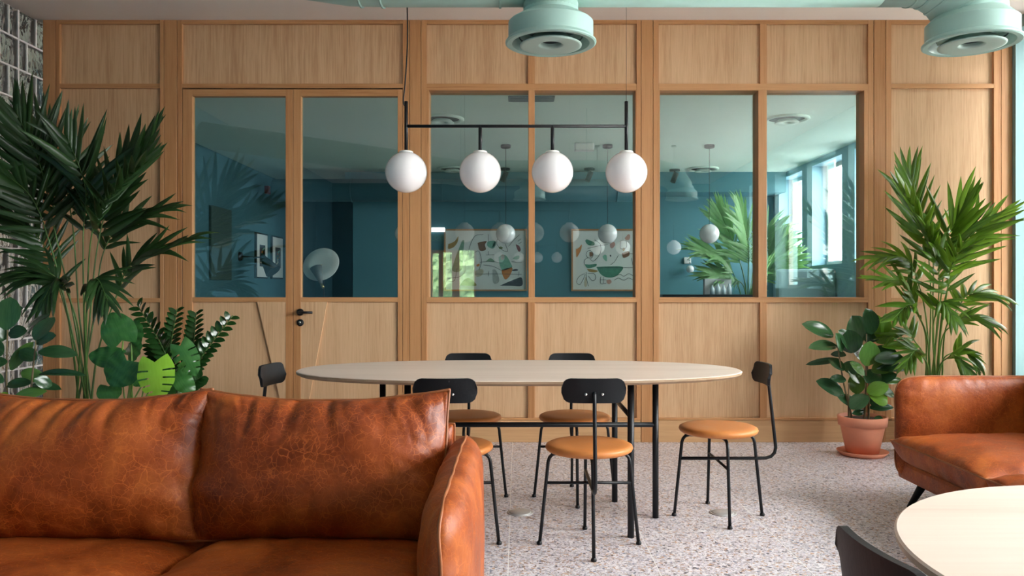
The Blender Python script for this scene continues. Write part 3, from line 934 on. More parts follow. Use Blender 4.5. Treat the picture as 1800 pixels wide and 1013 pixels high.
# ------------------------------------------------------------------ globe chandelier over the table
def make_chandelier(loc, label, full=True):
    t = thing('globe_chandelier', label, 'pendant lamp', (loc[0], loc[1], ZC), 0, 'four globe chandeliers')
    zb = 1.902 - ZC; zr = 2.02 - ZC; zg = 1.682 - ZC
    xs = [-0.526, -0.172, 0.173, 0.526]
    MB().tube([(xs[0], 0, zb), (xs[3], 0, zb)], 0.0075, 10).build('cross_bar', M['black'], t)
    for k, x in enumerate(xs):
        MB().tube([(x, 0, zg + 0.09), (x, 0, zr if k in (0, 3) else zb)], 0.0085, 10).build('stem', M['black'], t)
        g = MB().sphere((x, 0, zg), 0.0995, 40, 24, 0.985).build('globe', M['opal'], t)
        MB().lathe([(0.0, 0.102), (0.030, 0.101), (0.034, 0.095), (0.034, 0.089)], (x, 0, zg), 24).build('collar', M['white'], g)
    c = bez([(xs[0], 0, zr - 0.03), (xs[0] - 0.012, -0.008, zr + 0.0), (xs[0] - 0.004, 0, zr + 0.10), (xs[0] + 0.006, 0.004, zr + 0.32), (xs[0], 0, zr + 0.7), (xs[0], 0, -0.02)], 40)
    MB().tube(c, 0.0032, 6).build('cable', M['black'], t)
    MB().tube([(xs[3], 0, zr), (xs[3], 0, -0.02)], 0.0009, 5).build('wire', M['black'], t)
    for x in (xs[0], xs[3]):
        MB().lathe([(0.0, 0.0), (0.035, 0.0), (0.035, -0.02), (0.012, -0.026), (0.0, -0.026)], (x, 0, 0), 20).build('ceiling_rose', M['black'], t)
    return t
make_chandelier((-0.007, 3.805), 'black bar chandelier with four white glass globes above the oval table')
make_chandelier((0.19, -2.8), 'four globe chandelier behind the camera, seen tiny in the middle window glass')
make_chandelier((1.62, 0.85), 'four globe chandelier above the round table, seen only in the right window glass')

# ------------------------------------------------------------------ air duct with two outlets
YD = 3.13
t = thing('air_duct', 'sage green ceiling air duct with two round outlets', 'air duct', (0.13, YD, 2.38))
RD = 0.138; ZD = 2.378
XE = 1.784     # right outlet
RN = 0.118
run = [Vector((-3.40, YD, ZD + 0.40)), Vector((-0.80, YD, ZD + 0.025)), Vector((-0.66, YD, ZD + 0.004)), Vector((-0.52, YD, ZD)), Vector((XE - 0.36, YD, ZD))]
MB().tube(run, RD, 40).build('trunk_duct', M['duct'], t, True)
# elbow of mitred segments
el = []
rr_ = 0.235
cx_, cz_ = XE - rr_, ZD - rr_ + 0.03
pts = [Vector((XE - 0.36, YD, ZD))]
ne = 4
for k in range(ne + 1):
    a = PI / 2 * k / ne
    pts.append(Vector((cx_ + rr_ * math.sin(a), YD, ZD - rr_ + rr_ * math.cos(a))))
rad = [RD] + [RD - (RD - 0.128) * k / ne for k in range(ne + 1)]
pts.append(Vector((XE, YD, 2.19)))
rad.append(0.128)
MB().tube(pts, rad, 40).build('elbow', M['duct'], t, True)
for k in range(1, ne + 2):
    a = PI / 2 * (k - 1) / ne
    nrm = Vector((math.cos(a), 0, -math.sin(a)))
    MB().tube([pts[k] - nrm * 0.004, pts[k] + nrm * 0.004], rad[k] + 0.004, 40).build('seam_band', M['duct'], t, True)
for xs_ in (-0.62, -0.535, -0.07):
    z_ = ZD + (0.002 if xs_ < -0.6 else 0)
    MB().tube([(xs_ - 0.004, YD, z_), (xs_ + 0.004, YD, z_)], RD + 0.005, 40).build('seam_band', M['duct'], t, True)
for xs_ in (-0.62, 0.75):
    MB().tube([(xs_, YD, ZD + RD - 0.01), (xs_, YD, ZC)], 0.004, 6).build('hanger_rod', M['duct'], t, True)
MB().tube([(0.13, YD, 2.19), (0.13, YD, ZD)], 0.108, 40).build('neck', M['duct'], t, True)
def outlet(x, rn, name):
    prof = [(rn - 0.001, 2.23), (rn + 0.001, 2.207), (0.160, 2.176), (0.1665, 2.170), (0.1665, 2.108), (0.172, 2.102), (0.1785, 2.095), (0.1785, 2.090), (0.172, 2.0865), (0.152, 2.088)]
    o = MB().rings(prof, (x, YD, 0), 64).build('outlet', M['duct'], t, True)
    MB().lathe([(0.152, 2.088), (0.147, 2.10), (0.141, 2.125), (0.12, 2.15)], (x, YD, 0), 48).build('inner_cone', M['duct'], o, True)
    MB().lathe([(0.12, 2.15), (0.06, 2.17), (0.0, 2.17)], (x, YD, 0), 48).build('throat', M['duct_in'], o, True)
    MB().lathe([(0.128, 2.118), (0.124, 2.112), (0.121, 2.116), (0.125, 2.121), (0.128, 2.118)], (x, YD, 0), 48).build('guide_ring', M['duct_in'], o, True)
    MB().lathe([(0.050, 2.083), (0.112, 2.078), (0.121, 2.080), (0.1215, 2.084), (0.10, 2.094), (0.060, 2.125), (0.05, 2.125)], (x, YD, 0), 48).build('centre_disc', M['duct_face'], o, True)
    MB().lathe([(0.050, 2.083), (0.044, 2.085), (0.0425, 2.092), (0.044, 2.105)], (x, YD, 0), 40).build('hole_rim', M['duct_face'], o, True)
    MB().lathe([(0.044, 2.103), (0.0, 2.103)], (x, YD, 0), 32).build('hole', M['hole'], o, True)
outlet(0.13, 0.108, 'outlet'); outlet(XE, 0.128, 'outlet')

# ------------------------------------------------------------------ plants
def leaf_mesh(name, ny=7, fold=0.12, droop=0.25, kind='lance'):
    "leaf along +Y from 0 to 1, width +-0.5 in X, drooping towards -Z"
    vs_, fs = [], []
    for i in range(ny + 1):
        s = i / ny
        if kind == 'lance': w = 0.5 * (min(1.0, (s + 0.04) / 0.22) ** 0.7) * (1 - s ** 2.2) ** 0.8
        elif kind == 'rubber': w = 0.5 * (math.sin(PI * min(1, (s * 0.94 + 0.02)) ** 0.92)) ** 0.72 * (1.0 if s < 0.93 else 0.55)
        elif kind == 'zz': w = 0.5 * (math.sin(PI * (s * 0.93 + 0.02) ** 0.8)) ** 0.7
        if i == ny: w = 0.012
        z = -droop * s * s
        y = s * (1 - droop * droop * 0.35 * s)
        for u in (-1, -0.5, 0, 0.5, 1):
            vs_.append((w * u, y, z - fold * abs(u) * w * (1.0 if kind == 'lance' else -1.0 * (1.4 - abs(u)))))
    for i in range(ny):
        for j in range(4):
            a = i * 5 + j
            fs.append((a, a + 1, a + 6, a + 5))
    return MB().add(vs_, fs, True).mesh(name)

def thin_mesh(name, droop):
    "palm leaflet: two strips folded along the midrib"
    vs_, fs = [], []
    ny = 6
    for i in range(ny + 1):
        s = i / ny
        w = 0.5 * min(1.0, (s + 0.06) / 0.25) ** 0.6 * (1 - s ** 2.0) ** 0.75
        if i == ny: w = 0.01
        z = -droop * s * s; y = s * (1 - droop * droop * 0.4 * s)
        vs_ += [(-w, y, z - 0.25 * w), (0, y, z), (w, y, z - 0.25 * w)]
    for i in range(ny):
        for j in range(2):
            a = i * 3 + j
            fs.append((a, a + 1, a + 4, a + 3))
    return MB().add(vs_, fs, True).mesh(name)
LEAFLET = [thin_mesh('leaflet', d) for d in (0.10, 0.28, 0.5)]
LFT = {}
def leaflet_for(mat, k):
    key = (mat.name, k)
    if key not in LFT:
        me = LEAFLET[k].copy(); me.materials.clear(); me.materials.append(mat); LFT[key] = me
    return LFT[key]

def leaf_matrix(B, T, width, up, length=None):
    "frame that lays a unit leaf from B to T, face towards up"
    d = T - B; L = d.length if length is None else length
    y = d.normalized()
    z = up - y * up.dot(y)
    z = z.normalized() if z.length > 1e-4 else y.orthogonal().normalized()
    x = y.cross(z)
    m = Matrix(((x.x * width, y.x * L, z.x * L, B.x), (x.y * width, y.y * L, z.y * L, B.y), (x.z * width, y.z * L, z.z * L, B.z), (0, 0, 0, 1)))
    return m

def clampwall(p):
    p.y = min(p.y, YW - 0.03); p.x = max(p.x, XL + 0.02); p.x = min(p.x, XR - 0.02)
    return p

def make_frond(root, pts, mat, stem, nl=11, L=0.30, width=0.030, rstart=0.45, droop=1, spread=1.0, up=None, r0=0.006, far=False, rnd=None):
    rn = rnd or random
    base = root.location
    cv = bez(pts, 40)
    cv = [clampwall(p.copy()) if not far else p for p in cv]
    k = len(cv)
    mb = MB().tube([p - base for p in cv], [max(0.0012, r0 * (1 - 0.85 * i / (k - 1))) for i in range(k)], 6)
    fo = mb.build('frond', stem, root)
    tot = nl * 2 + 1
    mbf = MB()
    for side in (-1, 1):
        for q in range(nl):
            s = (q + 0.5 + 0.25 * (side > 0)) / (nl + 0.3)
            tt = rstart + (1 - rstart) * s
            f = tt * (k - 1); i = min(int(f), k - 2); fr = f - i
            p = cv[i].lerp(cv[i + 1], fr); T = (cv[i + 1] - cv[i]).normalized()
            U = up if up is not None else Vector((0, -0.45, 0.9))
            S = T.cross(U); S = S.normalized() if S.length > 1e-3 else Vector((1, 0, 0))
            Un = S.cross(T).normalized()
            ang = R(36 + 40 * s + rn.uniform(-5, 5))
            d = (S * side * math.cos(ang) * spread + T * math.sin(ang) + Un * rn.uniform(0.05, 0.28)).normalized()
            ln = L * (0.55 + 0.45 * math.sin(PI * (0.12 + 0.80 * s))) * rn.uniform(0.88, 1.1) * (1.0 if s < 0.8 else 0.85)
            tip = p + d * ln
            if not far: tip = clampwall(tip)
            else: tip.x = min(tip.x, XR - 0.06)
            dr = max(0, min(2, droop + rn.choice((-1, 0, 0, 0, 1))))
            zup = (Vector((0, 0, 1)) * 0.6 + Un * 0.6)
            m = leaf_matrix(p - base, tip - base, width * rn.uniform(0.85, 1.15), zup)
            if far:
                src = LEAFLET[dr]
                mbf.add([m @ v.co for v in src.vertices], [list(pp.vertices) for pp in src.polygons], True)
            else:
                o = link('leaflet', leaflet_for(mat, dr), mat, fo)
                o.matrix_basis = m
    if far:
        me = mbf.mesh('leaflets'); o = link('leaflets', me, mat, fo)
    return fo

def pot(root, r, h, mat, rim=True, taper=0.8, saucer=False):
    prof = [(0.0, 0.0), (r * taper, 0.0), (r * 0.97, h * 0.72)]
    if rim: prof += [(r * 0.97, h * 0.74), (r * 1.06, h * 0.745), (r * 1.10, h * 0.99), (r * 1.08, h), (r * 1.0, h), (r * 0.96, h * 0.9)]
    else: prof += [(r, h), (r * 0.94, h), (r * 0.92, h * 0.9)]
    z0 = 0.022 if saucer else 0.0
    MB().lathe([(a, b + z0) for a, b in prof], (0, 0, 0), 48).build('pot', mat, root)
    s = MB()
    n = 24
    ringv = []
    rs = [0.0, 0.4, 0.8, 0.97]
    prof2 = [(r * 0.97 * q, h * 0.905 + z0 + 0.006 * nz3(q * 9, 1, 2)) for q in (0.0, 0.3, 0.6, 0.97)]
    s.lathe(prof2, (0, 0, 0), n).build('soil', M['soil'], root)
    if saucer:
        MB().lathe([(0.0, 0.0), (r * 0.95, 0.0), (r * 1.14, 0.030), (r * 1.11, 0.032), (r * 0.93, 0.012), (0.0, 0.012)], (0, 0, 0), 48).build('saucer', mat, root)

# --- left palm
rnd = random.Random(5)
PY = 5.12
root = thing('potted_palm', 'tall dark green kentia palm in the left corner by the glass blocks', 'plant', (at(150, 700, PY).x, PY, 0))
pot(root, 0.17, 0.34, M['pot_grey'], False)
b0 = Vector((root.location.x, PY, 0.30))
def J3(v, s=0.03): return v + Vector((rnd.uniform(-s, s), rnd.uniform(-s, s), 0))
FR = [  # way points as picture points with a distance of their own
    ([(130, 560, 5.1), (95, 400, 5.05), (70, 290, 5.0), (28, 195, 4.95)], 13, 0.42, 0),
    ([(140, 560, 5.15), (128, 400, 5.2), (105, 290, 5.25), (70, 215, 5.3)], 13, 0.40, 0),
    ([(148, 560, 5.1), (146, 420, 5.05), (150, 330, 5.0), (118, 240, 4.9)], 12, 0.38, 1),
    ([(158, 560, 5.1), (172, 430, 5.1), (200, 335, 5.1), (255, 250, 5.05)], 14, 0.42, 0),
    ([(152, 560, 5.0), (160, 420, 4.9), (185, 350, 4.8), (240, 290, 4.6)], 13, 0.38, 0),
    ([(165, 560, 5.2), (180, 450, 5.25), (215, 395, 5.3), (285, 365, 5.35)], 11, 0.30, 1),
    ([(172, 620, 5.1), (205, 520, 5.1), (238, 458, 5.1), (345, 412, 5.05)], 11, 0.27, 1),
    ([(120, 560, 5.0), (85, 420, 4.95), (50, 340, 4.9), (-20, 290, 4.8)], 12, 0.40, 1),
    ([(125, 580, 5.15), (95, 480, 5.15), (70, 420, 5.15), (5, 370, 5.1)], 11, 0.30, 1),
    ([(130, 600, 5.0), (108, 510, 4.95), (85, 480, 4.9), (20, 480, 4.8)], 10, 0.26, 2),
    ([(150, 600, 4.95), (150, 520, 4.85), (170, 490, 4.75), (190, 530, 4.6)], 10, 0.24, 2),
    ([(140, 600, 4.95), (120, 520, 4.85), (100, 490, 4.75), (75, 530, 4.65)], 10, 0.24, 2),
]
for (wp, nl, L, dr) in FR:
    pts = [J3(b0, 0.06)] + [at(*w) for w in wp]
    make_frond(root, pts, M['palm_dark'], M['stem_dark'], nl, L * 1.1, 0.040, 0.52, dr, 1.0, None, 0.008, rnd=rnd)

# --- right palm
PY = 5.42
root = thing('potted_palm', 'bright green kentia palm behind the right sofa against the timber wall', 'plant', (at(1640, 700, PY).x, PY, 0))
pot(root, 0.16, 0.30, M['pot_grey'], False)
b0 = Vector((root.location.x, PY, 0.27))
FR = [
    ([(1636, 560, 5.42), (1632, 450, 5.45), (1614, 375, 5.48), (1600, 308, 5.48)], 11, 0.32, 0),
    ([(1650, 560, 5.40), (1660, 470, 5.38), (1668, 415, 5.32), (1694, 362, 5.22)], 11, 0.34, 0),
    ([(1640, 560, 5.35), (1640, 460, 5.3), (1625, 390, 5.2), (1590, 330, 5.1)], 10, 0.26, 0),
    ([(1655, 560, 5.40), (1675, 480, 5.38), (1700, 420, 5.35), (1760, 375, 5.3)], 10, 0.28, 1),
    ([(1630, 580, 5.42), (1615, 500, 5.42), (1592, 455, 5.42), (1535, 452, 5.4)], 9, 0.22, 2),
    ([(1628, 600, 5.38), (1612, 550, 5.34), (1592, 500, 5.3), (1535, 488, 5.25)], 9, 0.21, 1),
    ([(1660, 590, 5.40), (1685, 540, 5.40), (1710, 515, 5.40), (1765, 520, 5.38)], 9, 0.20, 2),
    ([(1655, 600, 5.35), (1680, 570, 5.3), (1700, 555, 5.25), (1745, 565, 5.2)], 8, 0.18, 2),
    ([(1640, 600, 5.3), (1645, 550, 5.22), (1655, 530, 5.14), (1680, 560, 5.0)], 8, 0.19, 2),
    ([(1632, 610, 5.32), (1618, 560, 5.25), (1600, 535, 5.2), (1570, 560, 5.1)], 8, 0.19, 1),
    ([(1625, 630, 5.4), (1608, 600, 5.4), (1595, 580, 5.4), (1560, 590, 5.38)], 7, 0.16, 1),
    ([(1655, 640, 5.38), (1675, 620, 5.36), (1695, 612, 5.34), (1725, 640, 5.3)], 7, 0.16, 2),
    ([(1650, 650, 5.3), (1665, 630, 5.25), (1680, 625, 5.2), (1700, 650, 5.15)], 7, 0.15, 1),
    ([(1632, 650, 5.3), (1620, 625, 5.25), (1610, 615, 5.2), (1590, 640, 5.12)], 7, 0.15, 1),
    ([(1645, 600, 5.3), (1650, 520, 5.25), (1648, 450, 5.2), (1630, 400, 5.1)], 9, 0.24, 1),
    ([(1652, 600, 5.3), (1664, 520, 5.22), (1672, 470, 5.14), (1690, 430, 5.0)], 9, 0.22, 1),
]
rnd = random.Random(8)
for (wp, nl, L, dr) in FR:
    pts = [J3(b0, 0.05)] + [at(*w) for w in wp]
    make_frond(root, pts, M['palm'], M['stem'], nl, L * 1.17, 0.040, 0.50, dr, 1.0, None, 0.007, rnd=rnd)

# --- palm in the far room
PY = 9.95
root = thing('potted_palm', 'pale green palm seen through the right window glass', 'plant', (at(1315, 520, PY).x, PY, 0))
pot(root, 0.22, 0.55, M['basket'], False)
b0 = Vector((root.location.x, PY, 0.5)); rnd = random.Random(3)
for wp in ([(1310, 500, 9.6), (1290, 430, 9.6), (1265, 372, 9.6)], [(1315, 500, 9.6), (1315, 430, 9.5), (1300, 365, 9.4)], [(1300, 510, 9.6), (1275, 460, 9.5), (1235, 440, 9.4)],
           [(1320, 500, 9.6), (1335, 440, 9.6), (1350, 395, 9.6)], [(1322, 505, 9.6), (1345, 460, 9.5), (1375, 420, 9.4)], [(1325, 510, 9.6), (1350, 480, 9.5), (1388, 455, 9.4)],
           [(1310, 512, 9.5), (1290, 490, 9.4), (1262, 485, 9.3)], [(1322, 512, 9.5), (1335, 490, 9.4), (1345, 470, 9.3)]):
    make_frond(root, [b0] + [at(w[0], w[1], w[2] + 0.25) for w in wp], M['palm_far'], M['stem'], 24, 0.46, 0.011, 0.5, 1, 1.0, None, 0.010, far=True, rnd=rnd)

# --- rubber plants
RUB = leaf_mesh('leaf', 9, 0.30, 0.16, 'rubber')
RUBL = {}
def rubber_leaf(root, B, T, w, up, mat):
    if mat.name not in RUBL:
        me = RUB.copy(); me.materials.append(mat); RUBL[mat.name] = me
    o = link('leaf', RUBL[mat.name], mat, root)
    o.matrix_basis = leaf_matrix(B - root.location, clampwall(T) - root.location, w, up)
    return o
PY = 5.38
root = thing('rubber_plant', 'rubber plant in a terracotta pot and saucer on the floor', 'plant', (2.329, PY, 0))
pot(root, 0.145, 0.242, M['terracotta'], True, 0.72, True)
rnd = random.Random(4)
zx = lambda x, y: (1380 + x / 2.098, 530 + y / 2.098)
for tops in (((235, 300), (235, 425)), ((300, 120), (292, 425)), ((190, 130), (250, 428)), ((300, 200), (308, 425))):
    (ax, ay), (bx_, by_) = zx(*tops[0]), zx(*tops[1])
    a = at(ax, ay, PY); b_ = at(bx_, by_, PY); m_ = a.lerp(b_, 0.5) + Vector((rnd.uniform(-.02, .02), rnd.uniform(-.03, .03), 0))
    b_.z = 0.22
    MB().tube([p - root.location for p in bez([b_, m_, a], 12)], [0.008 - 0.004 * i / 12 for i in range(13)], 8).build('stem', M['bark'], root)
LV = [((178, 128), (74, 76), 46, 0), ((192, 165), (93, 160), 40, 0), ((205, 215), (78, 228), 20, 0), ((217, 348), (124, 284), 60, 0), ((272, 160), (262, 55), 105, 0), ((322, 120), (308, 28), 55, 0),
      ((345, 138), (350, 48), 44, 1), ((362, 130), (382, 45), 40, 1), ((358, 168), (505, 158), 30, 1), ((300, 238), (325, 150), 78, 2), ((338, 250), (466, 238), 30, 0), ((333, 292), (440, 288), 26, 2),
      ((302, 335), (382, 308), 42, 1), ((312, 350), (384, 352), 62, 1), ((310, 392), (402, 388), 24, 0), ((265, 342), (262, 262), 48, 2), ((240, 395), (306, 342), 46, 0), ((225, 200), (168, 188), 34, 0),
      ((240, 225), (300, 268), 44, 2), ((218, 255), (165, 206), 40, 0), ((330, 428), (362, 440), 22, 0), ((246, 414), (302, 404), 20, 0), ((212, 185), (198, 118), 44, 0), ((242, 175), (210, 105), 60, 0),
      ((250, 190), (238, 110), 60, 0), ((320, 180), (420, 186), 36, 0), ((300, 300), (345, 250), 50, 0), ((290, 215), (250, 140), 66, 0), ((225, 290), (170, 280), 26, 0), ((350, 330), (412, 340), 34, 0),
      ((330, 215), (440, 200), 40, 0), ((320, 260), (410, 215), 44, 2), ((335, 150), (400, 100), 50, 2), ((300, 150), (330, 80), 60, 0), ((325, 300), (410, 262), 40, 0), ((270, 260), (215, 225), 50, 0), ((280, 300), (240, 250), 46, 2), ((300, 380), (250, 345), 40, 0), ((315, 380), (370, 330), 44, 0), ((260, 380), (205, 350), 36, 0)]
for (b_, tp, w, mt) in LV:
    dy = rnd.uniform(-0.10, 0.10)
    (ax, ay), (tx, ty) = zx(*b_), zx(*tp)
    d2 = dy + rnd.uniform(-0.07, 0.05)
    if mt == 1: dy -= 0.05; d2 -= 0.06
    B = at(ax, ay, PY + dy); T = at(tx, ty, PY + d2)
    up = Vector((rnd.uniform(-0.3, 0.5), -0.8, rnd.uniform(0.25, 0.9)))
    rubber_leaf(root, B, T, w / 2.098 * PY / F * 1.32, up, M['rubber_lime'] if mt == 1 else M['rubber_mid'] if mt == 2 else M['rubber'])

PY = 4.45
root = thing('rubber_plant', 'dark rubber plant at the left edge behind the sofa back', 'plant', (at(45, 700, PY).x, PY, 0))
pot(root, 0.16, 0.34, M['pot_grey'], False)
zx = lambda x, y: (x / 2.667, 340 + y / 2.667)
for tops in (((35, 590), (40, 980)), ((170, 680), (140, 980)), ((-60, 560), (-10, 980))):
    (ax, ay), (bx_, by_) = zx(*tops[0]), zx(*tops[1])
    a = at(ax, ay, PY); b_ = at(bx_, by_, PY); g_ = Vector((root.location.x + rnd.uniform(-.05, .05), PY, 0.31))
    MB().tube([p - root.location for p in bez([g_, b_, a], 12)], [0.008 - 0.004 * i / 12 for i in range(13)], 8).build('stem', M['bark'], root)
LV = [((30, 640), (38, 482), 100, 0), ((100, 690), (205, 556), 70, 0), ((165, 690), (240, 570), 90, 0), ((52, 830), (142, 688), 62, 2), ((180, 745), (360, 742), 66, 0), ((100, 838), (205, 868), 56, 2),
      ((60, 965), (208, 915), 60, 2), ((185, 850), (385, 832), 34, 0), ((20, 690), (-70, 560), 90, 0), ((10, 760), (-90, 690), 80, 0), ((35, 790), (-60, 800), 60, 0), ((20, 880), (-40, 850), 50, 0), ((30, 900), (140, 880), 50, 0),
      ((160, 870), (250, 900), 50, 0), ((170, 780), (90, 730), 60, 0), ((20, 600), (90, 530), 60, 0), ((0, 940), (30, 962), 40, 1), ((170, 700), (250, 660), 56, 0), ((40, 660), (120, 640), 60, 0), ((150, 900), (280, 905), 44, 0)]
for (b_, tp, w, mt) in LV:
    dy = rnd.uniform(-0.12, 0.12); d2 = dy + rnd.uniform(-0.08, 0.08)
    (ax, ay), (tx, ty) = zx(*b_), zx(*tp)
    up = Vector((rnd.uniform(-0.3, 0.5), -0.8, rnd.uniform(0.25, 0.9)))
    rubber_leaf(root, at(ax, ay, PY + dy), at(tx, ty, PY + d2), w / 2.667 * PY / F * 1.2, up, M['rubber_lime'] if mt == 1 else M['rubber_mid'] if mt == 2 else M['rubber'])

# --- monstera
def monstera_mesh(name, slits):
    vs_, fs = [], []
    nr = 30
    cols = (-1, -0.72, -0.38, 0, 0.38, 0.72, 1)
    for i in range(nr + 1):
        s = i / nr                     # 0 stem notch .. 1 tip
        w = 0.52 * (math.sin(PI * (0.10 + 0.90 * s) ** 0.72)) ** 0.75 if s < 1 else 0.0
        for u in cols:
            au = abs(u)
            y = s - 0.26 * au * (1 - s) ** 2.0 + 0.05 * au * au * (1 - s) + 0.34 * au * s * (1 - s)     # lobes reach back past the stem
            z = -0.16 * s * s - 0.16 * au * au * w + 0.03 * math.sin(s * 22) * au
            vs_.append((w * u, y, z))
    nc = len(cols)
    for i in range(nr):
        for j in range(nc - 1):
            outer = j in (0, nc - 2); mid = j in (1, nc - 3)
            if slits and 4 < i < 26 and (i % 5) == 2 and (outer or mid): continue
            a = i * nc + j
            fs.append((a, a + 1, a + nc + 1, a + nc))
    return MB().add(vs_, fs, True).mesh(name)
MON = {}
def mon_leaf(root, B, T, w, up, mat, slit):
    key = (mat.name, slit)
    if key not in MON:
        me = monstera_mesh('leaf', slit); me.materials.append(mat); MON[key] = me
    o = link('leaf', MON[key], mat, root); o.matrix_basis = leaf_matrix(B - root.location, T - root.location, w, up)
PY = 4.65
root = thing('monstera', 'monstera with broad split leaves, one of them lime green, behind the sofa', 'plant', (at(232, 700, PY).x, PY, 0))
pot(root, 0.16, 0.34, M['pot_grey'], False)
rnd = random.Random(9)
ML = [((572, 690), (520, 562), 150, 0, 0, 0.0), ((610, 690), (640, 600), 100, 0, 0, 0.12), ((555, 770), (410, 755), 105, 0, 0, 0.05), ((595, 785), (505, 898), 175, 0, 0, -0.08), ((510, 905), (512, 980), 105, 0, 0, -0.03), ((725, 792), (730, 968), 160, 1, 1, -0.14),
      ((845, 715), (912, 852), 110, 0, 1, -0.02), ((830, 838), (905, 942), 90, 0, 0, 0.03), ((765, 880), (800, 955), 90, 0, 0, 0.08), ((600, 760), (650, 690), 90, 0, 0, 0.15), ((690, 860), (640, 800), 70, 0, 0, 0.10), ((620, 830), (660, 900), 80, 0, 0, 0.02)]
for (b_, tp, w, mt, sl, dd) in ML:
    (ax, ay), (tx, ty) = zx(*b_), zx(*tp)
    B = at(ax, ay, PY + dd); T = at(tx, ty, PY + dd - 0.04)
    mon_leaf(root, B, T, w / 2.667 * PY / F, Vector((rnd.uniform(-0.1, 0.45), -0.9, rnd.uniform(0.2, 0.6))), M['monstera_lime'] if mt else M['monstera'], bool(sl))
    g_ = Vector((root.location.x + rnd.uniform(-.06, .06), PY + rnd.uniform(-.05, .05), 0.31))
    md = g_.lerp(B, 0.6) + Vector((rnd.uniform(-.03, .03), 0.03, 0.03))
    MB().tube([p - root.location for p in bez([g_, md, B + Vector((0, 0.012, 0))], 14)], 0.0045, 6).build('petiole', M['stem'], root)

# --- zz plant
PY = 4.95
root = thing('zz_plant', 'glossy dark plant with upright feathered stems by the door', 'plant', (at(310, 700, PY).x, PY, 0))
pot(root, 0.15, 0.36, M['pot_grey'], False)
ZZ = leaf_mesh('leaf', 6, 0.25, 0.12, 'zz'); ZZ.materials.append(M['zz'])
for (wp, dd, L) in (([(840, 960), (770, 740), (642, 520)], 0.0, 0.070), ([(845, 960), (800, 760), (830, 542)], 0.05, 0.064), ([(850, 960), (900, 760), (920, 556)], 0.05, 0.064), ([(850, 960), (930, 790), (1092, 572)], -0.02, 0.066), ([(850, 970), (900, 900), (945, 860)], -0.08, 0.06), ([(835, 970), (780, 860), (700, 700)], 0.08, 0.062)):
    pts = [Vector((root.location.x + rnd.uniform(-.04, .04), PY, 0.33))] + [at(*zx(*w), PY + dd) for w in wp]
    cv = bez(pts, 36)
    st = MB().tube([p - root.location for p in cv], [0.010 - 0.007 * i / 36 for i in range(37)], 8).build('stem', M['stem_dark'], root)
    nl = 15
    for side in (-1, 1):
        for q in range(nl):
            s = 0.42 + 0.58 * (q + 0.5 * (side > 0)) / nl
            f = min(s, 0.995) * 36; i = int(f)
            p = cv[i].lerp(cv[min(i + 1, 36)], f - i); T = (cv[min(i + 1, 36)] - cv[i]).normalized()
            S = T.cross(Vector((0, -1, 0.15))).normalized()
            d = (S * side * 0.82 + T * 0.62 + Vector((0, -0.25, 0.05))).normalized()
            o = link('leaf', ZZ, M['zz'], st)
            lm = L * 1.15 * (0.75 + 0.35 * math.sin(PI * (s - 0.42) / 0.6))
            o.matrix_basis = leaf_matrix(p - root.location, p + d * lm - root.location, lm * 0.58, Vector((rnd.uniform(-.3, .3), -0.8, 0.6)) + T * 0.3)

# ------------------------------------------------------------------ things in the room behind the glass
# globe pendants
pend = None
for k, px in enumerate((711, 889, 1068, 1247)):
    lb = ['globe pendant behind the glass, half hidden by the double door frame', 'globe pendant behind the glass, before the left artwork', 'globe pendant behind the glass, before the right artwork', 'globe pendant behind the glass, beside the pale palm'][k]
    x = (px - CX) * 8.7 / F
    if pend is None:
        pend = thing('globe_pendant', lb, 'pendant lamp', (x, 8.7, ZF), 0, 'single globe pendants in the far room')
        MB().lathe([(0.0, 0.0), (0.055, 0.0), (0.055, -0.028), (0.045, -0.036), (0.0, -0.036)], (0, 0, 0), 24).build('ceiling_rose', M['black'], pend)
        MB().tube([(0, 0, -0.03), (0, 0, 1.80 - ZF)], 0.003, 6).build('cord', M['black'], pend)
        MB().sphere((0, 0, 1.72 - ZF), 0.106, 32, 20).build('globe', M['opal'], pend)
        o = pend
    else:
        o = copy_tree(pend); o.location.x = x
    tag(o, lb, 'pendant lamp', 'single globe pendants in the far room')
# ceiling diffusers
df = None
for k, (x, y, lb) in enumerate(((-0.696, 7.33, 'round ceiling diffuser nearest the middle window, left half of the glass'), (2.477, 7.33, 'round ceiling diffuser high in the rightmost pane'), (-0.85, 10.4, 'round ceiling diffuser far back over the left artwork'), (2.42, 10.4, 'round ceiling diffuser far back behind the palm side pendant'))):
    if df is None:
        df = thing('ceiling_diffuser', lb, 'air vent', (x, y, ZF), 0, 'far room ceiling diffusers')
        MB().lathe([(0.20, 0.0), (0.205, -0.012), (0.19, -0.022), (0.165, -0.018), (0.16, -0.004)], (0, 0, 0), 40).build('rim', M['ceil_far'], df)
        MB().lathe([(0.165, -0.006), (0.0, -0.002)], (0, 0, 0), 40).build('throat', M['duct_in'], df)  # flat dark disc painted as the shade of a recess
        MB().lathe([(0.04, -0.014), (0.04, -0.04), (0.105, -0.046), (0.11, -0.040), (0.08, -0.014)], (0, 0, 0), 40).build('disc', M['ceil_far'], df)
        o = df
    else: o = copy_tree(df); o.location = (x, y, ZF)
    tag(o, lb, 'air vent', 'far room ceiling diffusers')
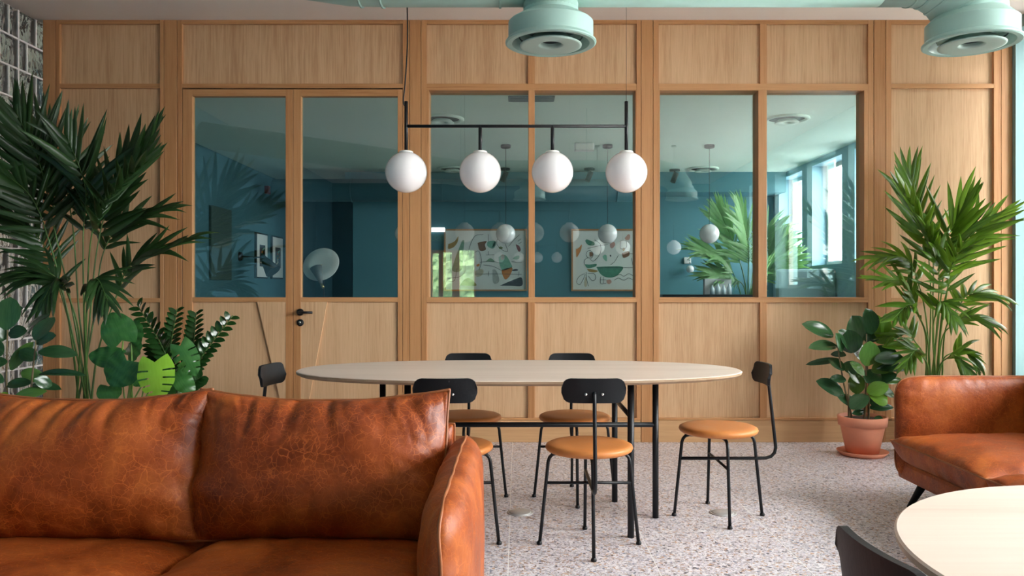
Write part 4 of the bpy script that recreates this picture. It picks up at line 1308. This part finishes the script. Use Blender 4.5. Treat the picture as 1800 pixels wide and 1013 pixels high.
# spotlights
for (px, py, lb) in ((887, 300, 'small dark ceiling spotlight left of the middle mullion'), (1036, 300, 'small dark ceiling spotlight under the white box'), (1186, 302, 'small dark ceiling spotlight beside the right window jamb')):
    y = 1.56 * F / (CY - py + 4); x = (px - CX) * y / F
    t = thing('ceiling_spotlight', lb, 'spotlight', (x, y, ZF), 0, 'dark spotlights in the far room')
    MB().lathe([(0.0, 0.0), (0.07, 0.0), (0.07, -0.025), (0.0, -0.025)], (0, 0, 0), 20).build('base', M['black'], t)
    MB().tube([(0, 0, -0.02), (0, 0, -0.06)], 0.012, 8).build('stem', M['black'], t)
    MB().tube([(0.02, 0, -0.05), (-0.03, -0.02, -0.17)], 0.035, 14).build('barrel', M['black'], t)
y = 8.6; x = (1027 - CX) * y / F
t = thing('emergency_light', 'white rounded box on the ceiling behind the middle window', 'emergency light', (x, y, ZF))
MB().box(-0.105, 0.105, -0.05, 0.05, -0.085, 0.0, 0.015).build('housing', M['white'], t)
MB().box(-0.09, 0.09, -0.054, -0.048, -0.07, -0.02).build('lens', M['paper'], t)
t = thing('ceiling_grille', 'dark slotted air grille on the ceiling behind the middle mullion', 'air vent', ((934 - CX) * 6.55 / F, 6.55, ZF))
MB().box(-0.19, 0.19, -0.08, 0.08, -0.012, 0.0, 0.003).build('frame', M['teal'], t)
for k in range(5): MB().box(-0.17, 0.17, -0.066 + 0.027 * k, -0.052 + 0.027 * k, -0.018, -0.012).build('slat', M['teal_dark'], t)
# artworks
def col(name, c): 
    if name not in M: M[name] = plain('print_' + name, c, 0.7, var=0.12, vscale=30)
    return M[name]
col('p_brown', (0.22, 0.10, 0.05)); col('p_orange', (0.62, 0.22, 0.04)); col('p_ochre', (0.42, 0.26, 0.07)); col('p_sage', (0.22, 0.36, 0.25)); col('p_green', (0.07, 0.24, 0.15))
col('p_mint', (0.22, 0.46, 0.34)); col('p_pink', (0.60, 0.33, 0.27)); col('p_sand', (0.60, 0.52, 0.38)); col('p_grey', (0.42, 0.42, 0.39)); col('p_ink', (0.05, 0.05, 0.06)); col('p_olive', (0.20, 0.24, 0.08)); col('p_plum', (0.30, 0.12, 0.13))
def artwork(label, X0, X1, Y0, Y1, zf, shapes, lines):
    "picture points of the frame; shapes in the zoomed picture's own points through zf"
    yy = YF - 0.002
    a = at(X0, Y1, YF); b_ = at(X1, Y0, YF)
    t = thing('framed_artwork', label, 'picture', ((a.x + b_.x) / 2, YF, a.z))
    fw = 0.022; D = 0.045
    for nm, bx in (('frame_side', (a.x, a.x + fw, a.z, b_.z)), ('frame_side', (b_.x - fw, b_.x, a.z, b_.z)), ('frame_rail', (a.x + fw, b_.x - fw, a.z, a.z + fw)), ('frame_rail', (a.x + fw, b_.x - fw, b_.z - fw, b_.z))):
        MB().box(bx[0], bx[1], YF - D, YF - 0.001, bx[2], bx[3]).build(nm, M['oak_v'], t, True)
    pp = MB().box(a.x + fw, b_.x - fw, YF - 0.014, YF - 0.004, a.z + fw, b_.z - fw).build('paper', M['paper'], t, True)
    zp = YF - 0.0142
    for (mt, pl) in shapes:
        pts = [at(*zf(*q), YF) for q in pl]
        pts = bez(pts + [pts[0]], len(pts) * 4)[:-1]
        pts = [Vector((p.x, zp - 0.0012, p.z)) for p in pts]
        MB().prism(pts, (0, 0.0012, 0)).build('print_shape', M[mt], pp).location = -t.location
    for pl in lines:
        pts = bez([at(*zf(*q), YF) for q in pl], len(pl) * 6)
        MB().tube([Vector((p.x, zp - 0.0015, p.z)) for p in pts], 0.0028, 5).build('print_line', M['p_ink'], pp).location = -t.location
z2 = lambda x, y: (740 + x / 6.755, 380 + y / 6.755)
artwork('framed abstract print on the far wall with an orange tipped leaf', 781, 927, 403, 512, z2,
    [('p_ochre', [(325, 335), (400, 300), (445, 240), (435, 310), (390, 370), (325, 390)]), ('p_sage', [(490, 290), (515, 300), (500, 460), (490, 620), (440, 665), (375, 650), (380, 590), (430, 440)]),
     ('p_brown', [(672, 320), (720, 305), (780, 300), (760, 340), (770, 400), (700, 410)]), ('p_mint', [(790, 305), (835, 295), (885, 300), (885, 350), (860, 385), (820, 380), (785, 350)]), ('p_green', [(850, 385), (885, 330), (880, 300), (855, 340)]),
     ('p_mint', [(920, 490), (970, 460), (1020, 480), (1070, 570), (1080, 610), (1000, 640), (960, 640), (930, 560)]), ('p_orange', [(960, 640), (1080, 610), (1070, 680), (1030, 740), (995, 750), (965, 690)]), ('p_pink', [(945, 480), (970, 455), (995, 480), (980, 515), (955, 515)]),
     ('p_olive', [(465, 825), (500, 770), (560, 735), (620, 770), (660, 825), (560, 828)]), ('p_grey', [(850, 640), (880, 635), (910, 680), (930, 770), (890, 805), (855, 780)]), ('p_ink', [(935, 828), (1040, 780), (1130, 745), (1195, 732), (1198, 828), (1060, 828)]),
     ('p_sand', [(640, 660), (690, 630), (740, 640), (735, 690), (690, 720), (650, 710)]), ('p_plum', [(1125, 335), (1165, 355), (1185, 400), (1165, 425), (1140, 390)]), ('p_sage', [(770, 540), (825, 500), (875, 545)]), ('p_olive', [(920, 375), (945, 362), (972, 375), (960, 392), (935, 390)]),
     ('p_mint', [(1090, 505), (1120, 480), (1165, 470), (1165, 505), (1130, 518)]), ('p_orange', [(658, 580), (690, 565), (695, 590), (665, 600)]), ('p_ink', [(1075, 640), (1120, 630), (1152, 635), (1140, 650), (1090, 652)])],
    [[(350, 425), (352, 540), (350, 655)], [(330, 780), (400, 760), (430, 620)], [(330, 745), (500, 700), (540, 550), (575, 380), (640, 240), (740, 220)], [(640, 430), (690, 420), (720, 540), (690, 640)], [(700, 550), (830, 540), (960, 560)], [(640, 690), (900, 688), (1195, 692)],
     [(800, 215), (802, 300)], [(800, 420), (802, 460)], [(770, 462), (870, 460)], [(1040, 360), (1100, 290), (1170, 220)], [(910, 270), (900, 330), (960, 400), (1030, 420), (1000, 330)], [(1150, 300), (1190, 270)], [(1160, 330), (1195, 310)], [(1075, 540), (1130, 550), (1195, 555)], [(740, 580), (860, 600), (960, 650)], [(805, 655), (803, 715)], [(1163, 660), (1160, 715)]])
z3 = lambda x, y: (990 + x / 7.236, 390 + y / 7.236)
artwork('framed abstract print on the far wall with a green half moon', 1004, 1150, 403, 512, z3,
    [('p_green', [(278, 240), (300, 225), (340, 240), (395, 265), (390, 300), (330, 300), (295, 275)]), ('p_orange', [(162, 350), (200, 330), (235, 290), (225, 360), (180, 445), (165, 440)]), ('p_green', [(270, 540), (340, 545), (420, 535), (410, 570), (310, 590)]),
     ('p_ochre', [(300, 600), (370, 605), (440, 625), (400, 645), (330, 635)]), ('p_green', [(420, 575), (580, 568), (755, 575), (720, 650), (640, 705), (540, 705), (470, 660)]), ('p_mint', [(500, 440), (525, 420), (550, 430), (555, 495), (540, 500), (510, 470)]),
     ('p_pink', [(780, 210), (825, 160), (850, 180), (840, 225), (800, 235)]), ('p_brown', [(745, 400), (830, 375), (838, 430), (765, 460)]), ('p_ochre', [(748, 345), (770, 332), (785, 350), (765, 375)]), ('p_brown', [(332, 385), (370, 390), (375, 430), (338, 445)]),
     ('p_pink', [(548, 745), (590, 735), (615, 765), (585, 795), (555, 780)]), ('p_sand', [(265, 770), (285, 700), (300, 770), (295, 822), (270, 820)]), ('p_pink', [(590, 285), (640, 260), (660, 290), (630, 335), (600, 330)]), ('p_ink', [(590, 425), (605, 420), (608, 440), (595, 445)])],
    [[(268, 540), (272, 490), (310, 460)], [(290, 640), (300, 740), (320, 820)], [(450, 588), (620, 585), (890, 585)], [(290, 415), (310, 375), (350, 370), (380, 410), (360, 460), (310, 455), (288, 415)], [(400, 230), (470, 290), (470, 400), (390, 500), (345, 480)], [(310, 340), (440, 310), (570, 290)],
     [(270, 660), (200, 700), (170, 770), (210, 800), (250, 740), (278, 670)], [(310, 660), (390, 660), (415, 720), (370, 750), (320, 690)], [(650, 745), (700, 715), (770, 745), (830, 715), (890, 745)], [(650, 700), (720, 670), (770, 695), (830, 660), (890, 690)], [(600, 550), (650, 510), (700, 430)], [(475, 700), (475, 785), (545, 785)],
     [(510, 700), (510, 785)], [(475, 740), (545, 740)], [(730, 240), (728, 340), (800, 330), (800, 250), (735, 238)], [(840, 405), (890, 410)], [(865, 460), (882, 550)]])
# left wall pictures, board, lamp
def left_wall_rect(px0, px1): return -XL * F / (CX - px0), -XL * F / (CX - px1)
for (p0, p1, lb) in ((447, 467, 'small framed figure print, left of the pair behind the door glass'), (475, 494, 'small framed figure print, right of the pair behind the door glass')):
    ya, yb = left_wall_rect(p0, p1); zc = 1.56; hh = 0.305
    t = thing('framed_print', lb, 'picture', (XL, (ya + yb) / 2, zc - hh), 0, 'small framed prints')
    w2 = (yb - ya) / 2
    MB().box(0, 0.03, -w2, w2, 0, 2 * hh, 0.003).build('frame', M['blackwood'], t)
    pp = MB().box(0.028, 0.032, -w2 + 0.02, w2 - 0.02, 0.02, 2 * hh - 0.02).build('mount', M['paper'], t)
    MB().box(0.030, 0.033, -w2 * 0.5, w2 * 0.5, 0.16, 2 * hh - 0.16).build('print', M['p_ink'], pp)
    for q in range(4):
        pts = [Vector((0.0335, w2 * 0.28 * math.sin(a * 1.7 + q) + (q - 1.5) * 0.03, 0.30 + 0.04 * q - 0.05 + 0.05 * math.cos(a + q))) for a in [k * 0.9 for k in range(7)]]
        MB().prism(pts, (0.0008, 0, 0)).build('print_shape', [M['p_sand'], M['p_green'], M['p_orange'], M['p_mint']][q], pp)
ya, yb = left_wall_rect(367, 403)
MB().box(XL + 0.001, XL + 0.031, ya, yb, 1.22, 2.06, 0.004).build('notice_board', plain('board_cloth', (0.035, 0.075, 0.07), 0.9))
tag(bpy.data.objects['notice_board'], 'dark green pin board on the wall behind the left door glass', 'board')
ya = left_wall_rect(421, 421)[0]
t = thing('wall_lamp', 'black swing arm wall lamp before the small framed prints', 'wall lamp', (XL, ya, 1.46))
MB().lathe([(0.0, 0.03), (0.05, 0.03), (0.06, 0.0)], (0, 0, 0.06), 20, axis='x').build('base', M['black'], t)
MB().tube([(0.02, 0, 0.06), (0.15, 0.1, 0.055), (0.30, 0.05, 0.05)], 0.008, 8).build('arm', M['black'], t)
MB().tube([(0.26, 0.05, 0.07), (0.42, 0.0, -0.13)], [0.03, 0.10], 18).build('shade', M['black'], t)
# disc lamp
c = at(565, 466, 8.2)
t = thing('disc_lamp', 'reflector lamp with a tilted white disc behind the right door glass', 'floor lamp', (c.x + 0.02, c.y, 0))
dm = Matrix.Rotation(R(64), 3, 'X') @ Matrix.Rotation(R(0), 3, 'Y')
rot = Matrix.Rotation(R(-14), 3, 'Y') @ Matrix.Rotation(R(62), 3, 'X')
def lathe_rot(prof, cc, rot, n=36):
    mb = MB().lathe(prof, (0, 0, 0), n); mb.v = [cc + rot @ p for p in mb.v]; return mb
cc = c - t.location
lathe_rot([(0.0, 0.0), (0.10, 0.004), (0.19, 0.018), (0.192, 0.012), (0.10, -0.004), (0.0, -0.008)], cc, rot).build('disc', M['white'], t)
MB().tube([(cc.x - 0.02, -0.14, cc.z - 0.03), (cc.x + 0.05, -0.20, cc.z - 0.20)], [0.062, 0.012], 20).build('cone_shade', M['pot_grey'], t)
MB().tube([(cc.x + 0.05, -0.20, cc.z - 0.20), (cc.x + 0.07, -0.21, cc.z - 0.235)], 0.014, 10).build('knob', M['brass'], t)
MB().tube([(0.0, 0.02, 0.02), (0.0, 0.02, cc.z - 0.02)], 0.006, 8).build('pole', M['black'], t)
MB().tube([(cc.x, 0.0, cc.z), (cc.x - 0.02, -0.14, cc.z - 0.03)], 0.008, 8).build('arm', M['brass'], t)
MB().lathe([(0.0, 0.0), (0.14, 0.0), (0.14, 0.02), (0.0, 0.024)], (0, 0.02, 0), 30).build('base', M['black'], t)
# fire alarm
c = at(489, 334, 10.9)
t = MB().box(XL, XL + 0.06, 10.9, 11.02, c.z - 0.05, c.z + 0.06, 0.012).build('alarm_sounder', M['red'])
tag(t, 'small red alarm sounder high on the dark wall', 'alarm')
# low screen wall, box, bottles, sconce
o = MB().box(2.95, XR - 0.01, 9.0, 9.12, 0, 1.34, 0.03).build('low_screen', M['teal_light'])
tag(o, 'low pale teal screen under the far windows', 'screen')
y = 9.3
t = thing('sideboard', 'dark sideboard top along the bottom of the right window glass', 'sideboard', ((1225 - CX) * y / F, y, 0))
MB().box(-0.42, 0.60, -0.2, 0.2, 0.0, 1.02).build('body', M['teal_dark'], t)
MB().box(-0.44, 0.62, -0.22, 0.22, 1.02, 1.05, 0.004).build('top', M['blackwood'], t)
o = MB().box((1240 - CX) * y / F, (1288 - CX) * y / F, y + 0.05, y + 0.12, 1.05, 1.235, 0.004).build('grey_box', M['grey_card']); tag(o, 'flat grey box standing on the sideboard', 'box')
for k, px in enumerate((1252, 1262, 1272, 1282)):
    h_ = 0.11 + 0.02 * (k % 2)
    o = MB().lathe([(0.0, 0), (0.028, 0), (0.028, h_ * 0.6), (0.011, h_ * 0.8), (0.011, h_), (0.0, h_)], ((px - CX) * (y - 0.08) / F, y - 0.08, 1.05), 14).build('bottle', M['bottle'])
    tag(o, ['leftmost', 'second from left', 'third from left', 'rightmost'][k] + ' of four small clear bottles on the sideboard', 'bottle', 'bottles on the sideboard')
c = at(1208, 460, YF)
t = thing('wall_sconce', 'white wall lamp with a small globe on the blue far wall', 'wall lamp', (c.x, YF, c.z))
MB().box(-0.05, 0.05, -0.03, 0.0, -0.03, 0.06, 0.008).build('plate', M['white'], t)
MB().tube([(0, -0.02, 0.02), (0.01, -0.09, 0.02), (0.02, -0.10, -0.04)], 0.008, 8).build('arm', M['chrome'], t)
MB().sphere((0.02, -0.10, -0.11), 0.055, 20, 14).build('globe', M['opal'], t)
# far duct along the end wall
t = thing('far_air_duct', 'dark teal duct along the end wall behind the glass', 'air duct', (0, 10.3, 2.5))
MB().tube([(XA - 0.9, 10.55, 2.42), (1.6, 10.55, 2.42)], 0.15, 28).build('trunk_duct', M['teal'], t, True)
for xs_ in (-2.2, -1.0, 0.2, 1.3): MB().tube([(xs_, 10.55, 2.42), (xs_ + 0.012, 10.55, 2.42)], 0.157, 28).build('seam_band', M['teal'], t, True)
# lit tube and lettering above the glazing behind the camera
vd = 2 * YW - YB
o = MB().box((756 - CX) * vd / F, (781 - CX) * vd / F, YB, YB + 0.08, 2.18, 2.26, 0.01).build('tube_lamp', M['tube_light'])
tag(o, 'short lit tube lamp above the orange framed glazing, seen in the glass', 'lamp')
sg = thing('wall_sign', 'dark sign with green lettering, seen mirrored in the window glass', 'sign', ((767 - CX) * vd / F, YB, 1.98))
MB().box(-0.16, 0.16, 0, 0.02, 0.0, 0.16, 0.003).build('board', M['teal_dark'], sg)
fc = bpy.data.curves.new('lettering', 'FONT'); fc.body = '8SU'; fc.size = 0.15; fc.align_x = 'CENTER'; fc.extrude = 0.003
tmp = bpy.data.objects.new('lettering_curve', fc); COL.objects.link(tmp)
bpy.context.view_layer.update()
lme = bpy.data.meshes.new_from_object(tmp.evaluated_get(bpy.context.evaluated_depsgraph_get()))
bpy.data.objects.remove(tmp)
fo = link('lettering', lme, M['sign_green'], sg)
if not lme.materials: lme.materials.append(M['sign_green'])
fo.location = (0, 0.022, 0.03); fo.rotation_euler = (R(90), 0, R(180))
# hedge added in place of trees, dims the rear glazing in reflections
mb = MB()
vs_, fs = [], []
nx_, nz_ = 60, 36
for i in range(nx_ + 1):
    for j in range(nz_ + 1):
        x, z = -4.0 + 5.0 * i / nx_, -0.4 + 3.0 * j / nz_
        n_ = nz3(x * 3, z * 3, 1) * 0.25 + nz3(x * 11, z * 11, 4) * 0.12
        vs_.append((x, YB - 2.0 + n_ - 0.3 * (j / nz_) ** 6, z))
for i in range(nx_):
    for j in range(nz_):
        a = i * (nz_ + 1) + j; fs.append((a, a + nz_ + 1, a + nz_ + 2, a + 1))
mb.add(vs_, fs)
k0 = len(mb.v)
mb.box(-4.0, 1.0, YB - 2.9, YB - 2.35, -0.4, 2.5)
hg = mb.build('hedge', plain('hedge_leaves', (0.22, 0.30, 0.13), 0.8, var=0.5, vscale=14, bump=0.8, bscale=30))
tag(hg, 'green hedge outside the rear glazing, seen in the window glass', 'hedge')
# added lamp in the lobby, brightens the lower glass blocks from behind
t = thing('floor_lamp', 'lit floor lamp glowing behind the glass block wall', 'lamp', (XL - 0.95, 5.0, 0))
MB().lathe([(0.0, 0.0), (0.14, 0.0), (0.14, 0.02), (0.0, 0.024)], (0, 0, 0), 24).build('base', M['black'], t)
MB().tube([(0, 0, 0.02), (0, 0, 1.05)], 0.01, 10).build('pole', M['black'], t)
MB().lathe([(0.13, 1.0), (0.09, 1.28)], (0, 0, 0), 28).build('shade', emit('lamp_shade', (1.0, 0.90, 0.80), 34.0), t)
